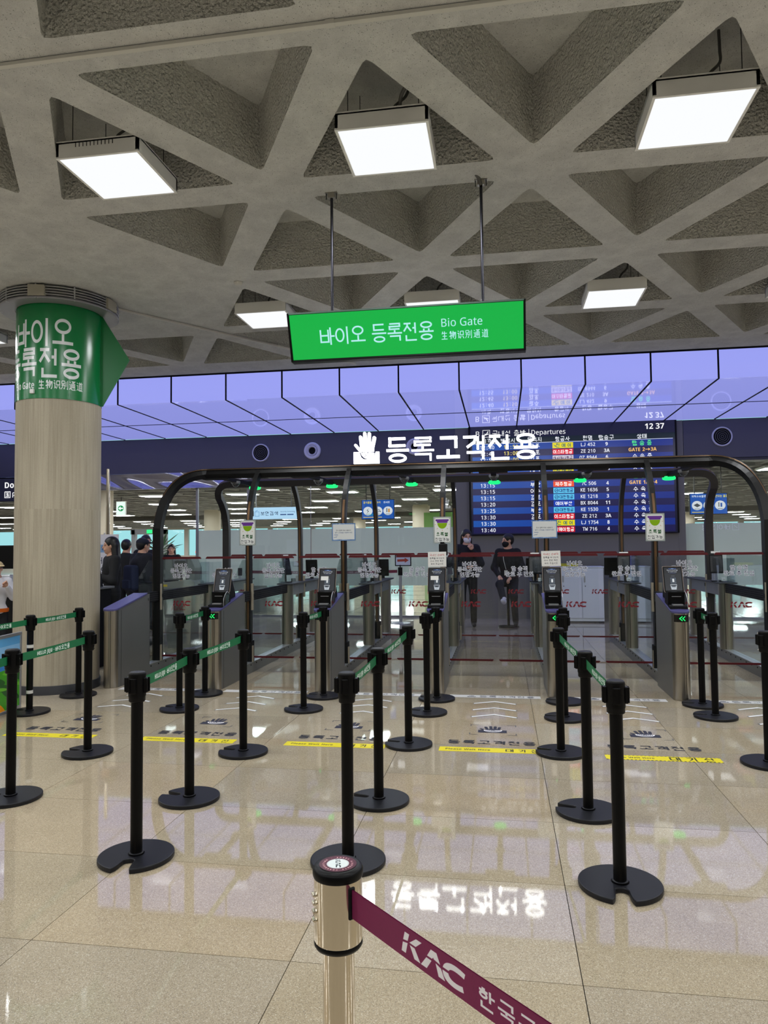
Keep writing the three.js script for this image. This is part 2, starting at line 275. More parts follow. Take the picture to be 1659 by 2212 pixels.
// ---------------------------------------------------------------- materials
const std = (o) => new THREE.MeshStandardMaterial(o);
const phys = (o) => new THREE.MeshPhysicalMaterial(o);
const rep = (t, x, y = x) => { const c = t.clone(); c.repeat.set(x, y); c.needsUpdate = true; return c; };
const M = {
  concrete: std({ map: concreteMap, bumpMap: concreteBump, bumpScale: 0.004, roughness: 0.95 }),
  stucco: std({ map: stuccoMap, bumpMap: stuccoBump, bumpScale: 0.018, roughness: 0.98 }),
  column: std({ map: columnMap, bumpMap: concreteBump, bumpScale: 0.0008, roughness: 0.62 }),
  joint: std({ color: 0x4a4640, roughness: 0.9 }),
  farTile: phys({ map: terrazzoMap, ior: 1.75, roughness: 0.06, color: 0xf0f0f0 }),
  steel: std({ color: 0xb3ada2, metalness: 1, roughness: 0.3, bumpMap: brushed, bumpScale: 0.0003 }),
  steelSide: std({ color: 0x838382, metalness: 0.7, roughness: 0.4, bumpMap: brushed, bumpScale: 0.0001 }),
  chrome: std({ color: 0xd4cab8, metalness: 1, roughness: 0.14 }),
  hinge: std({ color: 0xb5ab9a, metalness: 0.7, roughness: 0.35 }),
  alu: std({ color: 0xb9bbbf, metalness: 0.8, roughness: 0.38 }),
  black: phys({ color: 0x040405, roughness: 0.4, specularIntensity: 0.35 }),
  blackMatt: phys({ color: 0x09090a, roughness: 0.65, specularIntensity: 0.5 }),
  base: phys({ color: 0x0e0f15, roughness: 0.45, specularIntensity: 0.7 }),
  bronze: std({ color: 0x6b5138, metalness: 0.7, roughness: 0.4 }),
  frame: phys({ color: 0x09090a, roughness: 0.4, specularIntensity: 0.7 }),
  frameRear: std({ color: 0x2a2829, roughness: 0.42, metalness: 0.3 }),
  cap: std({ color: 0x4a4878, roughness: 0.32 }),
  navy: std({ color: 0x4b4b5a, roughness: 0.42 }),
  boardWall: std({ color: 0x72706c, roughness: 0.6 }),
  white: std({ color: 0xe6e6e4, roughness: 0.5 }),
  offWhite: std({ color: 0xc9c8c2, roughness: 0.6 }),
  lampBody: std({ color: 0xf0f1f0, roughness: 0.45 }),
  grey: std({ color: 0x6b6d70, roughness: 0.5 }),
  darkGrey: std({ color: 0x333438, roughness: 0.5 }),
  red: std({ color: 0x560b14, roughness: 0.35 }),
  green: std({ color: 0x0e7040, roughness: 0.3 }),
  cable: std({ color: 0x5a5a58, roughness: 0.6 }),
  glass: phys({ color: 0xfbfefd, transmission: 1, thickness: 0, roughness: 0.0, ior: 1.5 }),
  sideGlass: phys({ color: 0xf4faf8, transmission: 1, thickness: 0, roughness: 0.0, ior: 1.5 }),
  acrylic: phys({ color: 0xf2f6f8, transmission: 1, thickness: 0, roughness: 0.03, ior: 1.49 }),
  frost: phys({ color: 0xdadedb, transmission: 0.55, thickness: 0, roughness: 0.95 }),
  tint: phys({ color: 0xffffff, transmission: 1, thickness: 0, roughness: 0, ior: 1.2 }),
  lamp: std({ color: 0x000000, emissive: 0xfbfdff, emissiveIntensity: 1.0 }),
  lampFar: std({ color: 0xffffff, emissive: 0xf6faff, emissiveIntensity: LAMP_FAR }),
  letter: std({ color: 0xffffff, emissive: 0xf4f8ff, emissiveIntensity: 3.2 }),
  greenLamp: std({ color: 0x0b4020, emissive: 0x14e070, emissiveIntensity: 1.6, roughness: 0.4 }),
};
const printed = (map, o = {}) => std({ map, roughness: 0.5, ...o });
const decal = (map, o = {}) => std({ map, transparent: true, alphaTest: 0, roughness: 0.45, side: THREE.DoubleSide, ...o });
const lit = (map, k = 1, o = {}) => std({ color: 0x080808, emissive: 0xffffff, emissiveMap: map, emissiveIntensity: k, roughness: 0.25, ...o });

// ---------------------------------------------------------------- floor: polished terrazzo tiles with open joints
const TX = 1.065, TZ = 0.765, JX = 0.255, JZ = -2.715;         // tile size, and where two joints cross
const floorObj = struct('floor', bx(40, 0.1, 26, 0, -0.062, -4.5), M.joint);
const tileMats = [0xffffff, 0xf4f2ec, 0xfbf6ee, 0xefefef].map((color) => phys({ map: terrazzoMap, bumpMap: terrazzoBump, bumpScale: 0.00002, roughness: 0.02, ior: 1.75, color }));
const tileGeos = Array.from({ length: 6 }, () => {
  const g = bx(TX - 0.0035, 0.012, TZ - 0.0035), a = rnd(), b = rnd(), uv = g.attributes.uv;
  for (let i = 0; i < uv.count; i++) uv.setXY(i, uv.getX(i) + a, uv.getY(i) + b);
  return g;
});
for (let i = -8; i < 8; i++) for (let j = 0; j < 18; j++) {
  const t = obj('tile', tileGeos[floor(rnd() * 6)], tileMats[floor(rnd() * 4)], floorObj);
  t.position.set(JX + (i + 0.5) * TX, 0.056 - 0.062, JZ + 0.765 * 2 - (j + 0.5) * TZ);
}
{ // the rest of the floor: behind the camera, at the sides and in the far hall
  const zn = JZ + 0.765 * 2, zf = zn - 18 * TZ, xl = JX - 8 * TX, xr = JX + 8 * TX;
  const g = [bx(40, 0.012, 8.5 - zn, 0, -0.006, (8.5 + zn) / 2), bx(xl + 20, 0.012, zn - zf, (xl - 20) / 2, -0.006, (zn + zf) / 2), bx(20 - xr, 0.012, zn - zf, (xr + 20) / 2, -0.006, (zn + zf) / 2)];
  obj('floor_margin', g, M.farTile, floorObj);
  struct('floor', bx(110, 0.1, 62 + zf, -20, -0.05, (zf - 62) / 2), phys({ map: terrazzoMap, roughness: 0.08, ior: 1.75, color: 0xf4f6f6 }));
  const s = []; for (let k = 0; k < 26; k++) s.push(bx(0.012, 0.004, 44, -27 + k * 2.13, 0.001, zf - 22.2)); for (let k = 1; k < 22; k++) s.push(bx(60, 0.004, 0.012, 0, 0.001, zf - k * 2));
  obj('joint', s, M.joint, scene.children.find((o) => o.name === 'floor_001'));
}

// ---------------------------------------------------------------- ceiling: triangular concrete coffers
const HC = 4.394, EX = 2.0158, EZ = 1.7458, OX = -2.7498, OZ = -3.7478, KO = 0.739, KT = 0.695, DEEP = 0.47;
const node = (i, j) => [OX + EX * i, OZ - EZ * j];
function coffer(n, k, r = 0.06) {                               // corners of the opening, rounded, in x, z
  const c = [(n[0][0] + n[1][0] + n[2][0]) / 3, (n[0][1] + n[1][1] + n[2][1]) / 3], q = n.map((p) => [c[0] + (p[0] - c[0]) * k, c[1] + (p[1] - c[1]) * k]), out = [];
  for (let a = 0; a < 3; a++) {
    const p = q[a], dir = (b) => { const d = [q[b][0] - p[0], q[b][1] - p[1]], l = hypot(...d); return [d[0] / l, d[1] / l]; }, d0 = dir((a + 2) % 3), d1 = dir((a + 1) % 3);
    for (const t of [0, 0.5, 1]) { const u = 1 - t, s0 = u * u * r, s1 = t * t * r; out.push([p[0] + d0[0] * s0 + d1[0] * s1, p[1] + d0[1] * s0 + d1[1] * s1]); }
  }
  return out;
}
const XL = -13, XR = 9.6, ZN = 8.4, ZF = -11.12, holes = [], cofferSpots = [], lampSpots = [];
for (let j = -6; j < 4; j++) for (let h = -14; h < 14; h++) {
  const i = h / 2;
  if ((abs(j) % 2 === 0) !== (Number.isInteger(i))) continue;
  const D = [node(i, j), node(i + 1, j), node(i + 0.5, j + 1)], U = [node(i, j), node(i - 0.5, j + 1), node(i + 0.5, j + 1)];
  for (const [kind, n] of [['D', D], ['U', U]]) {
    if (n.some(([x, z]) => x < XL + 0.2 || x > XR - 0.2 || z > ZN - 0.2)) continue;
    if (n.some(([x, z]) => hypot(x - node(-1, 2)[0], z - node(-1, 2)[1]) < 0.1)) continue;       // solid slab round the column
    holes.push(coffer(n, KO)); cofferSpots.push(n);
    if (kind === 'U' && abs(j) % 2 === 0 && j > -5) lampSpots.push([(n[0][0] + n[1][0] + n[2][0]) / 3, (n[0][1] + n[1][1] + n[2][1]) / 3, i, j]);
  }
}
const ceilShape = new THREE.Shape([[XL, -ZN], [XR, -ZN], [XR, -ZF], [XL, -ZF]].map(([x, y]) => new THREE.Vector2(x, y)));
for (const h of holes) ceilShape.holes.push(new THREE.Path(h.map(([x, z]) => new THREE.Vector2(x, -z))));
const ceiling = struct('ceiling', uvMetres(new THREE.ShapeGeometry(ceilShape).rotateX(PI / 2).translate(0, HC, 0).applyMatrix4(new THREE.Matrix4().makeScale(1, 1, 1))), M.concrete);
{ // rotateX(PI / 2) sends shape y to +z, so mirror it back
  const p = ceiling.geometry.attributes.position; for (let i = 0; i < p.count; i++) p.setZ(i, -p.getZ(i));
  const n = ceiling.geometry.attributes.normal; for (let i = 0; i < p.count; i++) n.setXYZ(i, 0, -1, 0);
  for (let i = 0; i < p.count; i += 3) { const t = [p.getX(i), p.getY(i), p.getZ(i)]; p.setXYZ(i, p.getX(i + 1), p.getY(i + 1), p.getZ(i + 1)); p.setXYZ(i + 1, ...t); }
  ceiling.geometry = uvMetres(ceiling.geometry);
}
const cofferGeo = new Map();
for (const n of cofferSpots) {
  const c = [(n[0][0] + n[1][0] + n[2][0]) / 3, (n[0][1] + n[1][1] + n[2][1]) / 3], key = n[0][1] === n[1][1] ? 'D' : 'U';
  if (!cofferGeo.has(key)) {
    const rel = n.map(([x, z]) => [x - c[0], z - c[1]]), lo = coffer(rel, KO), hi = coffer(rel, KT), wall = [], top = [], L = lo.length;
    const q = (a, b) => { const A = [lo[a][0], 0, lo[a][1]], B = [lo[b][0], 0, lo[b][1]], C = [hi[b][0], DEEP, hi[b][1]], Dd = [hi[a][0], DEEP, hi[a][1]]; for (const v of [A, B, C, A, C, Dd]) wall.push(...v); };
    for (let a = 0; a < L; a++) { q(a, (a + 1) % L); top.push(0, DEEP, 0, hi[a][0], DEEP, hi[a][1], hi[(a + 1) % L][0], DEEP, hi[(a + 1) % L][1]); }
    const mk = (pos) => { const g = new THREE.BufferGeometry().setAttribute('position', new THREE.Float32BufferAttribute(pos, 3)); g.computeVertexNormals(); return uvMetres(g); };
    const W = mk(wall), uv = W.attributes.uv, p = W.attributes.position;     // walls: run the pattern along each wall
    for (let i = 0; i < uv.count; i++) { const q = floor(i / 6), e0 = p.array.slice(q * 18, q * 18 + 3), e1 = p.array.slice(q * 18 + 3, q * 18 + 6), d = [e1[0] - e0[0], e1[2] - e0[2]], l = hypot(...d); uv.setXY(i, ((p.getX(i) - e0[0]) * d[0] + (p.getZ(i) - e0[2]) * d[1]) / l * 1.6 + q * 0.37, p.getY(i) * 1.6); }
    cofferGeo.set(key, [W, mk(top)]);
  }
  const [W, T] = cofferGeo.get(key);
  const m = obj('coffer', W, M.stucco, ceiling); m.position.set(c[0], HC, c[1]);
  const t = obj('coffer_top', T, M.concrete, m);
}
obj('slab', [bx(XR - XL + 0.6, 0.2, ZN - ZF + 0.4, (XL + XR) / 2, HC + DEEP + 0.12, (ZN + ZF) / 2), bx(XR - XL, DEEP + 0.2, 0.06, (XL + XR) / 2, HC + (DEEP + 0.2) / 2, ZF - 0.03)], M.concrete, ceiling);

// ---------------------------------------------------------------- walls that close the hall (outside the frame)
const plaster = std({ color: 0xb5afa3, roughness: 0.8 });
struct('wall_left', bx(0.3, 5.2, 24.3, XL - 0.15, 2.55, -3.6), plaster);
struct('wall_right', bx(0.3, 5.2, 24.3, XR + 0.15, 2.55, -3.6), plaster);
struct('wall_back', bx(XR - XL + 0.6, 5.2, 0.3, (XL + XR) / 2, 2.55, ZN + 0.15), std({ color: 0x66625c, roughness: 0.8 }));

// ---------------------------------------------------------------- ceiling lamps: square boxes hung inside the coffers
const LW = 0.57, LY = 4.3;
const lampProto = thing('ceiling_light', 'square white ceiling lamp, middle one of the row nearest the camera', 'ceiling light', [0, LY, 0], 0, 'square lamps in the coffers');
obj('housing', [bx(0.62, 0.1, 0.02, 0, 0.065, 0.3), bx(0.62, 0.1, 0.02, 0, 0.065, -0.3), bx(0.02, 0.1, 0.62, 0.3, 0.065, 0), bx(0.02, 0.1, 0.62, -0.3, 0.065, 0), bx(0.62, 0.02, 0.62, 0, 0.115, 0), bx(0.625, 0.012, 0.018, 0, 0.008, 0.303), bx(0.625, 0.012, 0.018, 0, 0.008, -0.303), bx(0.018, 0.012, 0.625, 0.303, 0.008, 0), bx(0.018, 0.012, 0.625, -0.303, 0.008, 0)], M.lampBody, lampProto);
obj('light_panel', rb(0.585, 0.012, 0.585, 0.005, 0, 0.006, 0), M.lamp, lampProto);
for (const [x, z] of [[-0.24, 0.22], [0.24, 0.22], [0.24, -0.22], [-0.24, -0.22]]) obj('suspension_wire', cy(0.003, 0.44, x, 0.34, z, 0.003, 6), M.darkGrey, lampProto);
obj('cable', tube([[0.05, 0.12, 0.12], [0.06, 0.2, 0.16], [0.14, 0.3, 0.12], [0.16, 0.42, 0.06], [0.16, 0.56, 0.05]], 0.01, 20, 6), M.cable, lampProto);
const slots = () => Array.from({ length: 11 }, (_, k) => bx(0.006, 0.03, 0.002, -0.16 + k * 0.028, 0.09, 0.3105));
const lampNames = { '0,0': 'square white ceiling lamp nearest the camera on the left', '1,0': 'square white ceiling lamp in the coffer straight above the green hanging sign', '2,0': 'square white ceiling lamp at the upper right corner', '0,2': 'square white ceiling lamp half hidden behind the left end of the green sign', '1,2': 'square white ceiling lamp peeking above the top edge of the green sign', '2,2': 'square white ceiling lamp to the right of the green sign', '3,2': 'square white ceiling lamp cut by the right edge, in the far row', '-2,2': 'square white ceiling lamp at the left edge behind the concrete column' };
let firstLamp = true;
for (const [x, z, i, j] of lampSpots) {
  const label = lampNames[i + ',' + j] || 'square white ceiling lamp outside the view, ' + (j > 1 ? 'far row' : j === 0 ? 'near row' : j > -3 ? 'first row behind the camera' : 'second row behind the camera') + ', ' + ['third', 'fourth', 'fifth', 'sixth', 'seventh', 'eighth', 'ninth', 'tenth', 'eleventh', 'twelfth', 'last'][i + 5] + ' bay';
  if (firstLamp) { lampProto.position.set(x, LY, z); lampProto.userData.label = label; firstLamp = false; } else { const d = dup(lampProto, [x, LY, z], 0, label); if (i === 0 && j === 0) for (const g of slots()) obj('vent_slot', g, M.darkGrey, d); }
  const a = new THREE.RectAreaLight(0xfbfdff, LAMP, LW, LW);
  a.position.set(x, LY - 0.004, z); a.lookAt(x, 0, z); a.name = 'ceiling_lamp'; scene.add(a);
}

// ---------------------------------------------------------------- lit soffit over the gates: lavender film panels in thin frames
const SY = 4.058, SF = -11.72, SB = -15.58, PX = 0.988, P0 = -3.6;
const soffit = struct('trim_1', [bx(23.4, 0.05, -SB + SF - 0.06, -1.7, SY + 0.06, (SF + SB) / 2 - 0.03), bx(23.4, 0.48, 0.05, -1.7, SY + 0.25, SF - 0.055), bx(23.4, 0.05, 0.9, -1.7, 4.6, SF + 0.2), bx(23.4, 0.05, 0.03, -1.7, SY + 0.49, SF + 0.01)], std({ color: 0x14161c, roughness: 0.6 }));
soffit.userData.label = 'dark frame of the lit soffit';
const film = phys({ color: 0x2a2c40, emissive: new THREE.Color(0.33, 0.36, 0.9), emissiveIntensity: SOFFIT, roughness: 0.06, ior: 1.5, clearcoat: 0.6, clearcoatRoughness: 0.02 });
const under1 = rb(PX - 0.026, 0.02, -13.79 * -1 + SF - 0.014, 0.004), under2 = rb(PX - 0.026, 0.02, -SB - 13.79 - 0.014, 0.004), front = rb(PX - 0.026, 0.468, 0.02, 0.004);
for (let k = -9; k < 12; k++) {
  const x = P0 + (k + 0.5) * PX;
  obj('light_panel', front, film, soffit).position.set(x, SY + 0.234, SF - 0.012);
  obj('light_panel', under1, film, soffit).position.set(x, SY + 0.012, (SF - 13.79) / 2);
  obj('light_panel', under2, film, soffit).position.set(x, SY + 0.012, (SB - 13.79) / 2);
}
for (let k = -9; k < 13; k++) obj('joint_strip', [bx(0.024, 0.012, SF - SB, P0 + k * PX, SY - 0.001, (SF + SB) / 2), bx(0.024, 0.466, 0.012, P0 + k * PX, SY + 0.234, SF + 0.0)], M.blackMatt, soffit);
obj('joint_strip', bx(23, 0.012, 0.016, -1.7, SY - 0.001, -13.79), M.blackMatt, soffit);
struct('trim_2', [bx(24, 0.9, 0.2, -1.7, 4.95, SF - 0.1)], M.blackMatt);

// ---------------------------------------------------------------- wall under the soffit
const ZB = -15.6;
struct('wall_front', [bx(12.1, 0.8, 0.3, -7.0, 3.66, ZB - 0.17), bx(6.2, 0.8, 0.3, 6.8, 3.66, ZB - 0.17)], M.navy);
struct('wall_middle', [bx(4.64, 4.06, 0.5, 1.37, 2.03, ZB - 0.26), bx(0.012, 3.95, 0.006, -0.72, 2.05, ZB - 0.008), bx(0.012, 3.95, 0.006, 3.56, 2.05, ZB - 0.008)], M.boardWall);
const ripple = gray(512, 128, (u, v) => 0.5 + 0.5 * sin(u * 2 * PI * 5 + 2 * sin(v * 3.5 + u * 2 * PI * 3)) * (0.35 + 0.65 * vnoise(u * 7, v * 2, 7)));
{ const g = new THREE.PlaneGeometry(7.4, 0.36, 1, 1); struct('trim_3', [g.translate(-9.3, 3.09, ZB + 0.005)], std({ color: 0x9a9bb0, metalness: 1, roughness: 0.12, bumpMap: ripple, bumpScale: 0.05 })); struct('trim_4', bx(7.4, 0.34, 0.26, -9.3, 3.09, ZB - 0.14), M.grey); }
struct('trim_5', [bx(5.2, 0.08, 0.3, -3.4, 3.24, ZB - 0.17), bx(6.2, 0.06, 0.3, 6.8, 3.24, ZB - 0.17)], M.darkGrey);

// round wall vents
function vent(x, y, r, kind, label) {
  const t = thing('wall_vent', label, 'vent', [x, y, ZB - 0.02], 0);
  obj('flange', lathe(kind ? [[r * 0.55, 0.01], [r * 0.62, 0.05], [r * 0.9, 0.055], [r, 0.03], [r, 0]] : [[r * 0.84, 0.005], [r * 0.86, 0.035], [r * 0.95, 0.04], [r, 0.02], [r, 0]], 40).rotateX(PI / 2), std({ color: 0xd6d6e4, roughness: 0.4 }), t);
  obj('throat', cy(r * 0.88, 0.01, 0, 0, 0, r * 0.88, 36).rotateX(PI / 2).translate(0, 0, 0.012), M.blackMatt, t);
  if (kind) obj('nozzle', lathe([[r * 0.4, 0.03], [r * 0.44, 0.075], [r * 0.6, 0.06]], 36).rotateX(PI / 2), std({ color: 0xcfcfdc, roughness: 0.4 }), t);
  else for (const k of [0.13, 0.3, 0.48, 0.67]) obj('vane', new THREE.TorusGeometry(r * k, r * 0.022, 8, 36).translate(0, 0, 0.03), M.grey, t);
  return t;
}
vent(-5.29, 3.664, 0.2, 0, 'round vent with concentric rings on the navy wall, left of the nozzle vent');
vent(-4.1, 3.67, 0.19, 1, 'round white nozzle vent on the navy wall beside the hand emblem');
vent(-1.83, 3.69, 0.18, 1, 'round white vent behind the white letters of the gate arch');
vent(4.443, 3.696, 0.2, 0, 'round vent with concentric rings on the navy wall, right of the departure board');

// ---------------------------------------------------------------- glass partitions with a frosted band
const partition = structGroup('window_1');
for (const [a, b] of [[-6.85, -5.65], [-5.6, -4.2], [-4.19, -2.72], [-2.71, -0.97], [3.72, 5.2], [5.21, 7.2], [7.21, 9.6]]) {
  obj('glass_pane', bx(b - a - 0.01, 3.2, 0.002, (a + b) / 2, 1.62, -15.8), M.glass, partition);
  obj('frosted_film', bx(b - a - 0.012, 1.26, 0.002, (a + b) / 2, 1.32, -15.807), M.frost, partition);
}
obj('frame', [bx(0.05, 3.2, 0.06, -6.87, 1.6, -15.8), bx(0.07, 3.2, 0.1, -5.63, 1.6, -15.8), bx(0.012, 3.2, 0.012, -4.195, 1.6, -15.79), bx(0.012, 3.2, 0.012, -2.715, 1.6, -15.79), bx(5.9, 0.04, 0.06, -3.9, 3.22, -15.8), bx(5.9, 0.04, 0.05, -3.9, 0.02, -15.8), bx(5.9, 0.04, 0.05, 6.7, 0.02, -15.8), bx(0.04, 3.2, 0.06, 3.71, 1.6, -15.8)], std({ color: 0x86868f, metalness: 0.6, roughness: 0.35 }), partition);

// ---------------------------------------------------------------- the hall beyond: low ceiling, rows of lamps, columns, window wall
const HY = 3.42, HZ = -62;
const ribMat = std({ color: 0xa8a8a6, roughness: 0.9, map: concreteMap });
const farCeil = struct('ceiling', [bx(110, 0.2, 46.2, -20, HY + 0.16, -39)], ribMat);
{ const g = []; for (let k = 0; k < 44; k++) g.push(bx(108, 0.14, 0.16, -20, HY + 0.01, -16.4 - k * 1.03)); for (let k = -60; k < 31; k += 1.2) g.push(bx(0.12, 0.12, 45, k, HY + 0.02, -38.9)); obj('rib', g, ribMat, farCeil); struct('trim_6', bx(108, 0.3, 0.5, -20, HY - 0.12, -39.2), std({ color: 0x4a4943, roughness: 0.9 })); }
struct('wall_far', [bx(110, 0.9, 0.4, -20, 0.45, HZ), bx(110, 0.5, 0.4, -20, HY + 0.05, HZ)], plaster);
{ const w = structGroup('window_2'); for (let k = -18; k < 8; k++) { obj('glass_pane', bx(3.55, 2.3, 0.004, k * 3.9 + 1.3, 2.02, HZ), M.tint, w); obj('mullion', bx(0.36, 2.4, 0.34, k * 3.9 - 0.65, 2.05, HZ), plaster, w); } }
struct('wall_side', [bx(0.3, 3.8, 46.5, -74, 1.8, -39), bx(0.3, 3.8, 46.5, 35, 1.8, -39)], plaster);
struct('wall_screen', bx(61, 3.6, 0.3, -43.4, 1.8, -15.95), plaster);
struct('wall_screen', bx(26, 3.6, 0.3, 22.6, 1.8, -15.95), plaster);
const hallColumn = [[-11.66, -20, 0.3], [-14, -34, 0.4], [-3.6, -33, 0.4], [6.4, -33, 0.4], [-9, -46, 0.4], [2, -46, 0.4], [11, -46, 0.4], [13, -22, 0.4]];
for (const [x, z, r] of hallColumn) struct('column', cy(r, 3.6, x, 1.8, z, r, 28), std({ color: 0xb4ab97, roughness: 0.7 }));
{ // lamps of the far hall
  const p = thing('hall_light', 'flat ceiling lamp of the departure hall behind the partition', 'ceiling light', [0, HY - 0.125, 0], 0, 'flat lamps in rows under the ceiling of the hall beyond');
  obj('light_panel', bx(0.9, 0.01, 0.62, 0, 0, 0), M.lampFar, p); obj('rim', [bx(0.96, 0.05, 0.03, 0, 0.02, 0.325), bx(0.96, 0.05, 0.03, 0, 0.02, -0.325), bx(0.03, 0.05, 0.68, 0.465, 0.02, 0), bx(0.03, 0.05, 0.68, -0.465, 0.02, 0), bx(0.96, 0.012, 0.68, 0, 0.04, 0)], M.lampBody, p);
  p.userData.label = 'hall lamp behind the glass, first row from the gates, first from the left'; const row = [], ORD = ['first', 'second', 'third', 'fourth', 'fifth', 'sixth', 'seventh', 'eighth', 'ninth', 'tenth', 'eleventh', 'twelfth', 'thirteenth', 'fourteenth', 'fifteenth', 'sixteenth', 'seventeenth', 'eighteenth', 'nineteenth', 'twentieth', 'twenty-first', 'twenty-second', 'last'];
  let first = true;
  for (let j = 0; j < 10; j++) for (let i = -15; i < 8; i++) {
    const z = -18.6 - j * 4.3, x = i * 3.3 + (j % 2) * 1.65 + (rnd() - 0.5) * 0.3;
    if (x < 0.8 * z - 0.5 || x > -0.36 * z + 0.8) continue; const c = row[j] = (row[j] || 0) + 1;
    if (first) { p.position.set(x, HY - 0.125, z); first = false; } else dup(p, [x, HY - 0.125, z], 0, '');
    scene.children.at(-1).userData.label = 'hall lamp behind the glass, ' + ORD[j] + ' row from the gates, ' + ORD[c - 1] + ' from the left';
  }
}

// ---------------------------------------------------------------- gate barriers: pedestals, skirt, rail, glass and swing doors
const XC = Array.from({ length: 7 }, (_, k) => -4.357 + 1.2184 * k), DZ = -8.8, RZ = -11.17;
const doorText = (lines) => canvasTex(512, 300, (c, w, h) => { c.clearRect(0, 0, w, h); lines.forEach((t, i) => write(c, t, w / 2, h / 2 + (i - (lines.length - 1) / 2) * 92, 80, { color: '#23264a', outline: '#eef0f6', w: 0.085, align: 'center' })); });
const enterTex = doorText(['바이오', '등록고객만', '입장가능']), waitTex = doorText(['앞 승객', '완료 후 진입']);
const kacTex = canvasTex(384, 128, (c, w, h) => { c.clearRect(0, 0, w, h); kac(c, 28, 14, 100, '#7c1220'); });
const matEnter = decal(enterTex), matWait = decal(waitTex), matKac = decal(kacTex);
const doorW = 0.53, doorH = 1.26;
function glassDoor(parent, x, z, side, rear) {                   // side +1: hung on a post at its left, -1: at its right
  const g = new THREE.Group(); g.name = 'glass_door'; g.position.set(x, 0, z); parent.add(g);
  const s = roundedRect(doorW, doorH, 0.035);
  obj('pane', new THREE.ShapeGeometry(s, 6).translate(0, 0.81, 0), M.glass, g);
  obj('edge_strip', [extrude([[-doorW / 2 + 0.004, 0.012], [-doorW / 2 + 0.02, 0.028], [doorW / 2 - 0.02, 0.028], [doorW / 2 - 0.004, 0.012], [doorW / 2 - 0.004, 0], [-doorW / 2 + 0.004, 0]], 0.016).translate(0, 1.412, -0.008)], M.red, g);
  obj('edge_strip', [extrude([[-doorW / 2 + 0.004, 0.012], [-doorW / 2 + 0.02, 0], [doorW / 2 - 0.02, 0], [doorW / 2 - 0.004, 0.012], [doorW / 2 - 0.004, 0.022], [-doorW / 2 + 0.004, 0.022]], 0.016).translate(0, 0.178, -0.008)], M.red, g);
  if (!rear) obj('door_lettering', plane(0.36, 0.211, side > 0 ? 0.0 : -0.005, side > 0 ? 1.262 : 1.235, 0.009), side > 0 ? matEnter : matWait, g);
  obj('door_logo', plane(0.252, 0.084, 0.005, 0.85, 0.009), matKac, g);
  for (const [y0, y1] of [[0.77, 1.1], [0.13, 0.33]]) obj('hinge', cy(0.02, y1 - y0, side > 0 ? -doorW / 2 - 0.008 : doorW / 2 + 0.008, (y0 + y1) / 2, 0.022), M.hinge, g);
  obj('hinge_block', rb(0.05, 0.05, 0.05, 0.006, (doorW / 2 + 0.012) * (side > 0 ? -1 : 1), 0.95, 0), M.blackMatt, g);
  return g;
}
// pedestal with a round nose: plan outline in x, z
const nosePlan = (w, z0, z1, flip) => { const s = new THREE.Shape(), r = w / 2, d = flip ? -1 : 1; s.moveTo(-r, z1 * d); for (let a = 0; a <= 16; a++) { const t = PI * a / 16; s.lineTo(-r * cos(t), (z0 * d) + r * sin(t) * (z0 * d > z1 * d ? 1 : -1)); } s.lineTo(r, z1 * d); s.closePath(); return s; };
const arrowTex = canvasTex(256, 128, (c, w, h) => { fill(c, '#000', 0, 0, w, h); c.strokeStyle = '#20f070'; c.lineWidth = 15; c.lineJoin = 'miter'; for (const x of [96, 142]) { c.beginPath(); c.moveTo(x + 42, 24); c.lineTo(x, 64); c.lineTo(x + 42, 104); c.stroke(); } });
const matArrow = lit(arrowTex, 1.3);
function sideWall(w, z0, z1, y0, y1a, y1b) {                     // both flanks: upright sheets whose top edge runs from y1a (front) to y1b (back)
  const g = [];
  for (const s of [-1, 1]) { const e = extrude([[-z0, y0], [-z1, y0], [-z1, y1b], [-z0, y1a]], 0.006); e.rotateY(PI / 2); g.push(uvMetres(e.translate(s * (w / 2 - 0.003) - 0.003, 0, 0))); }
  return g;
}
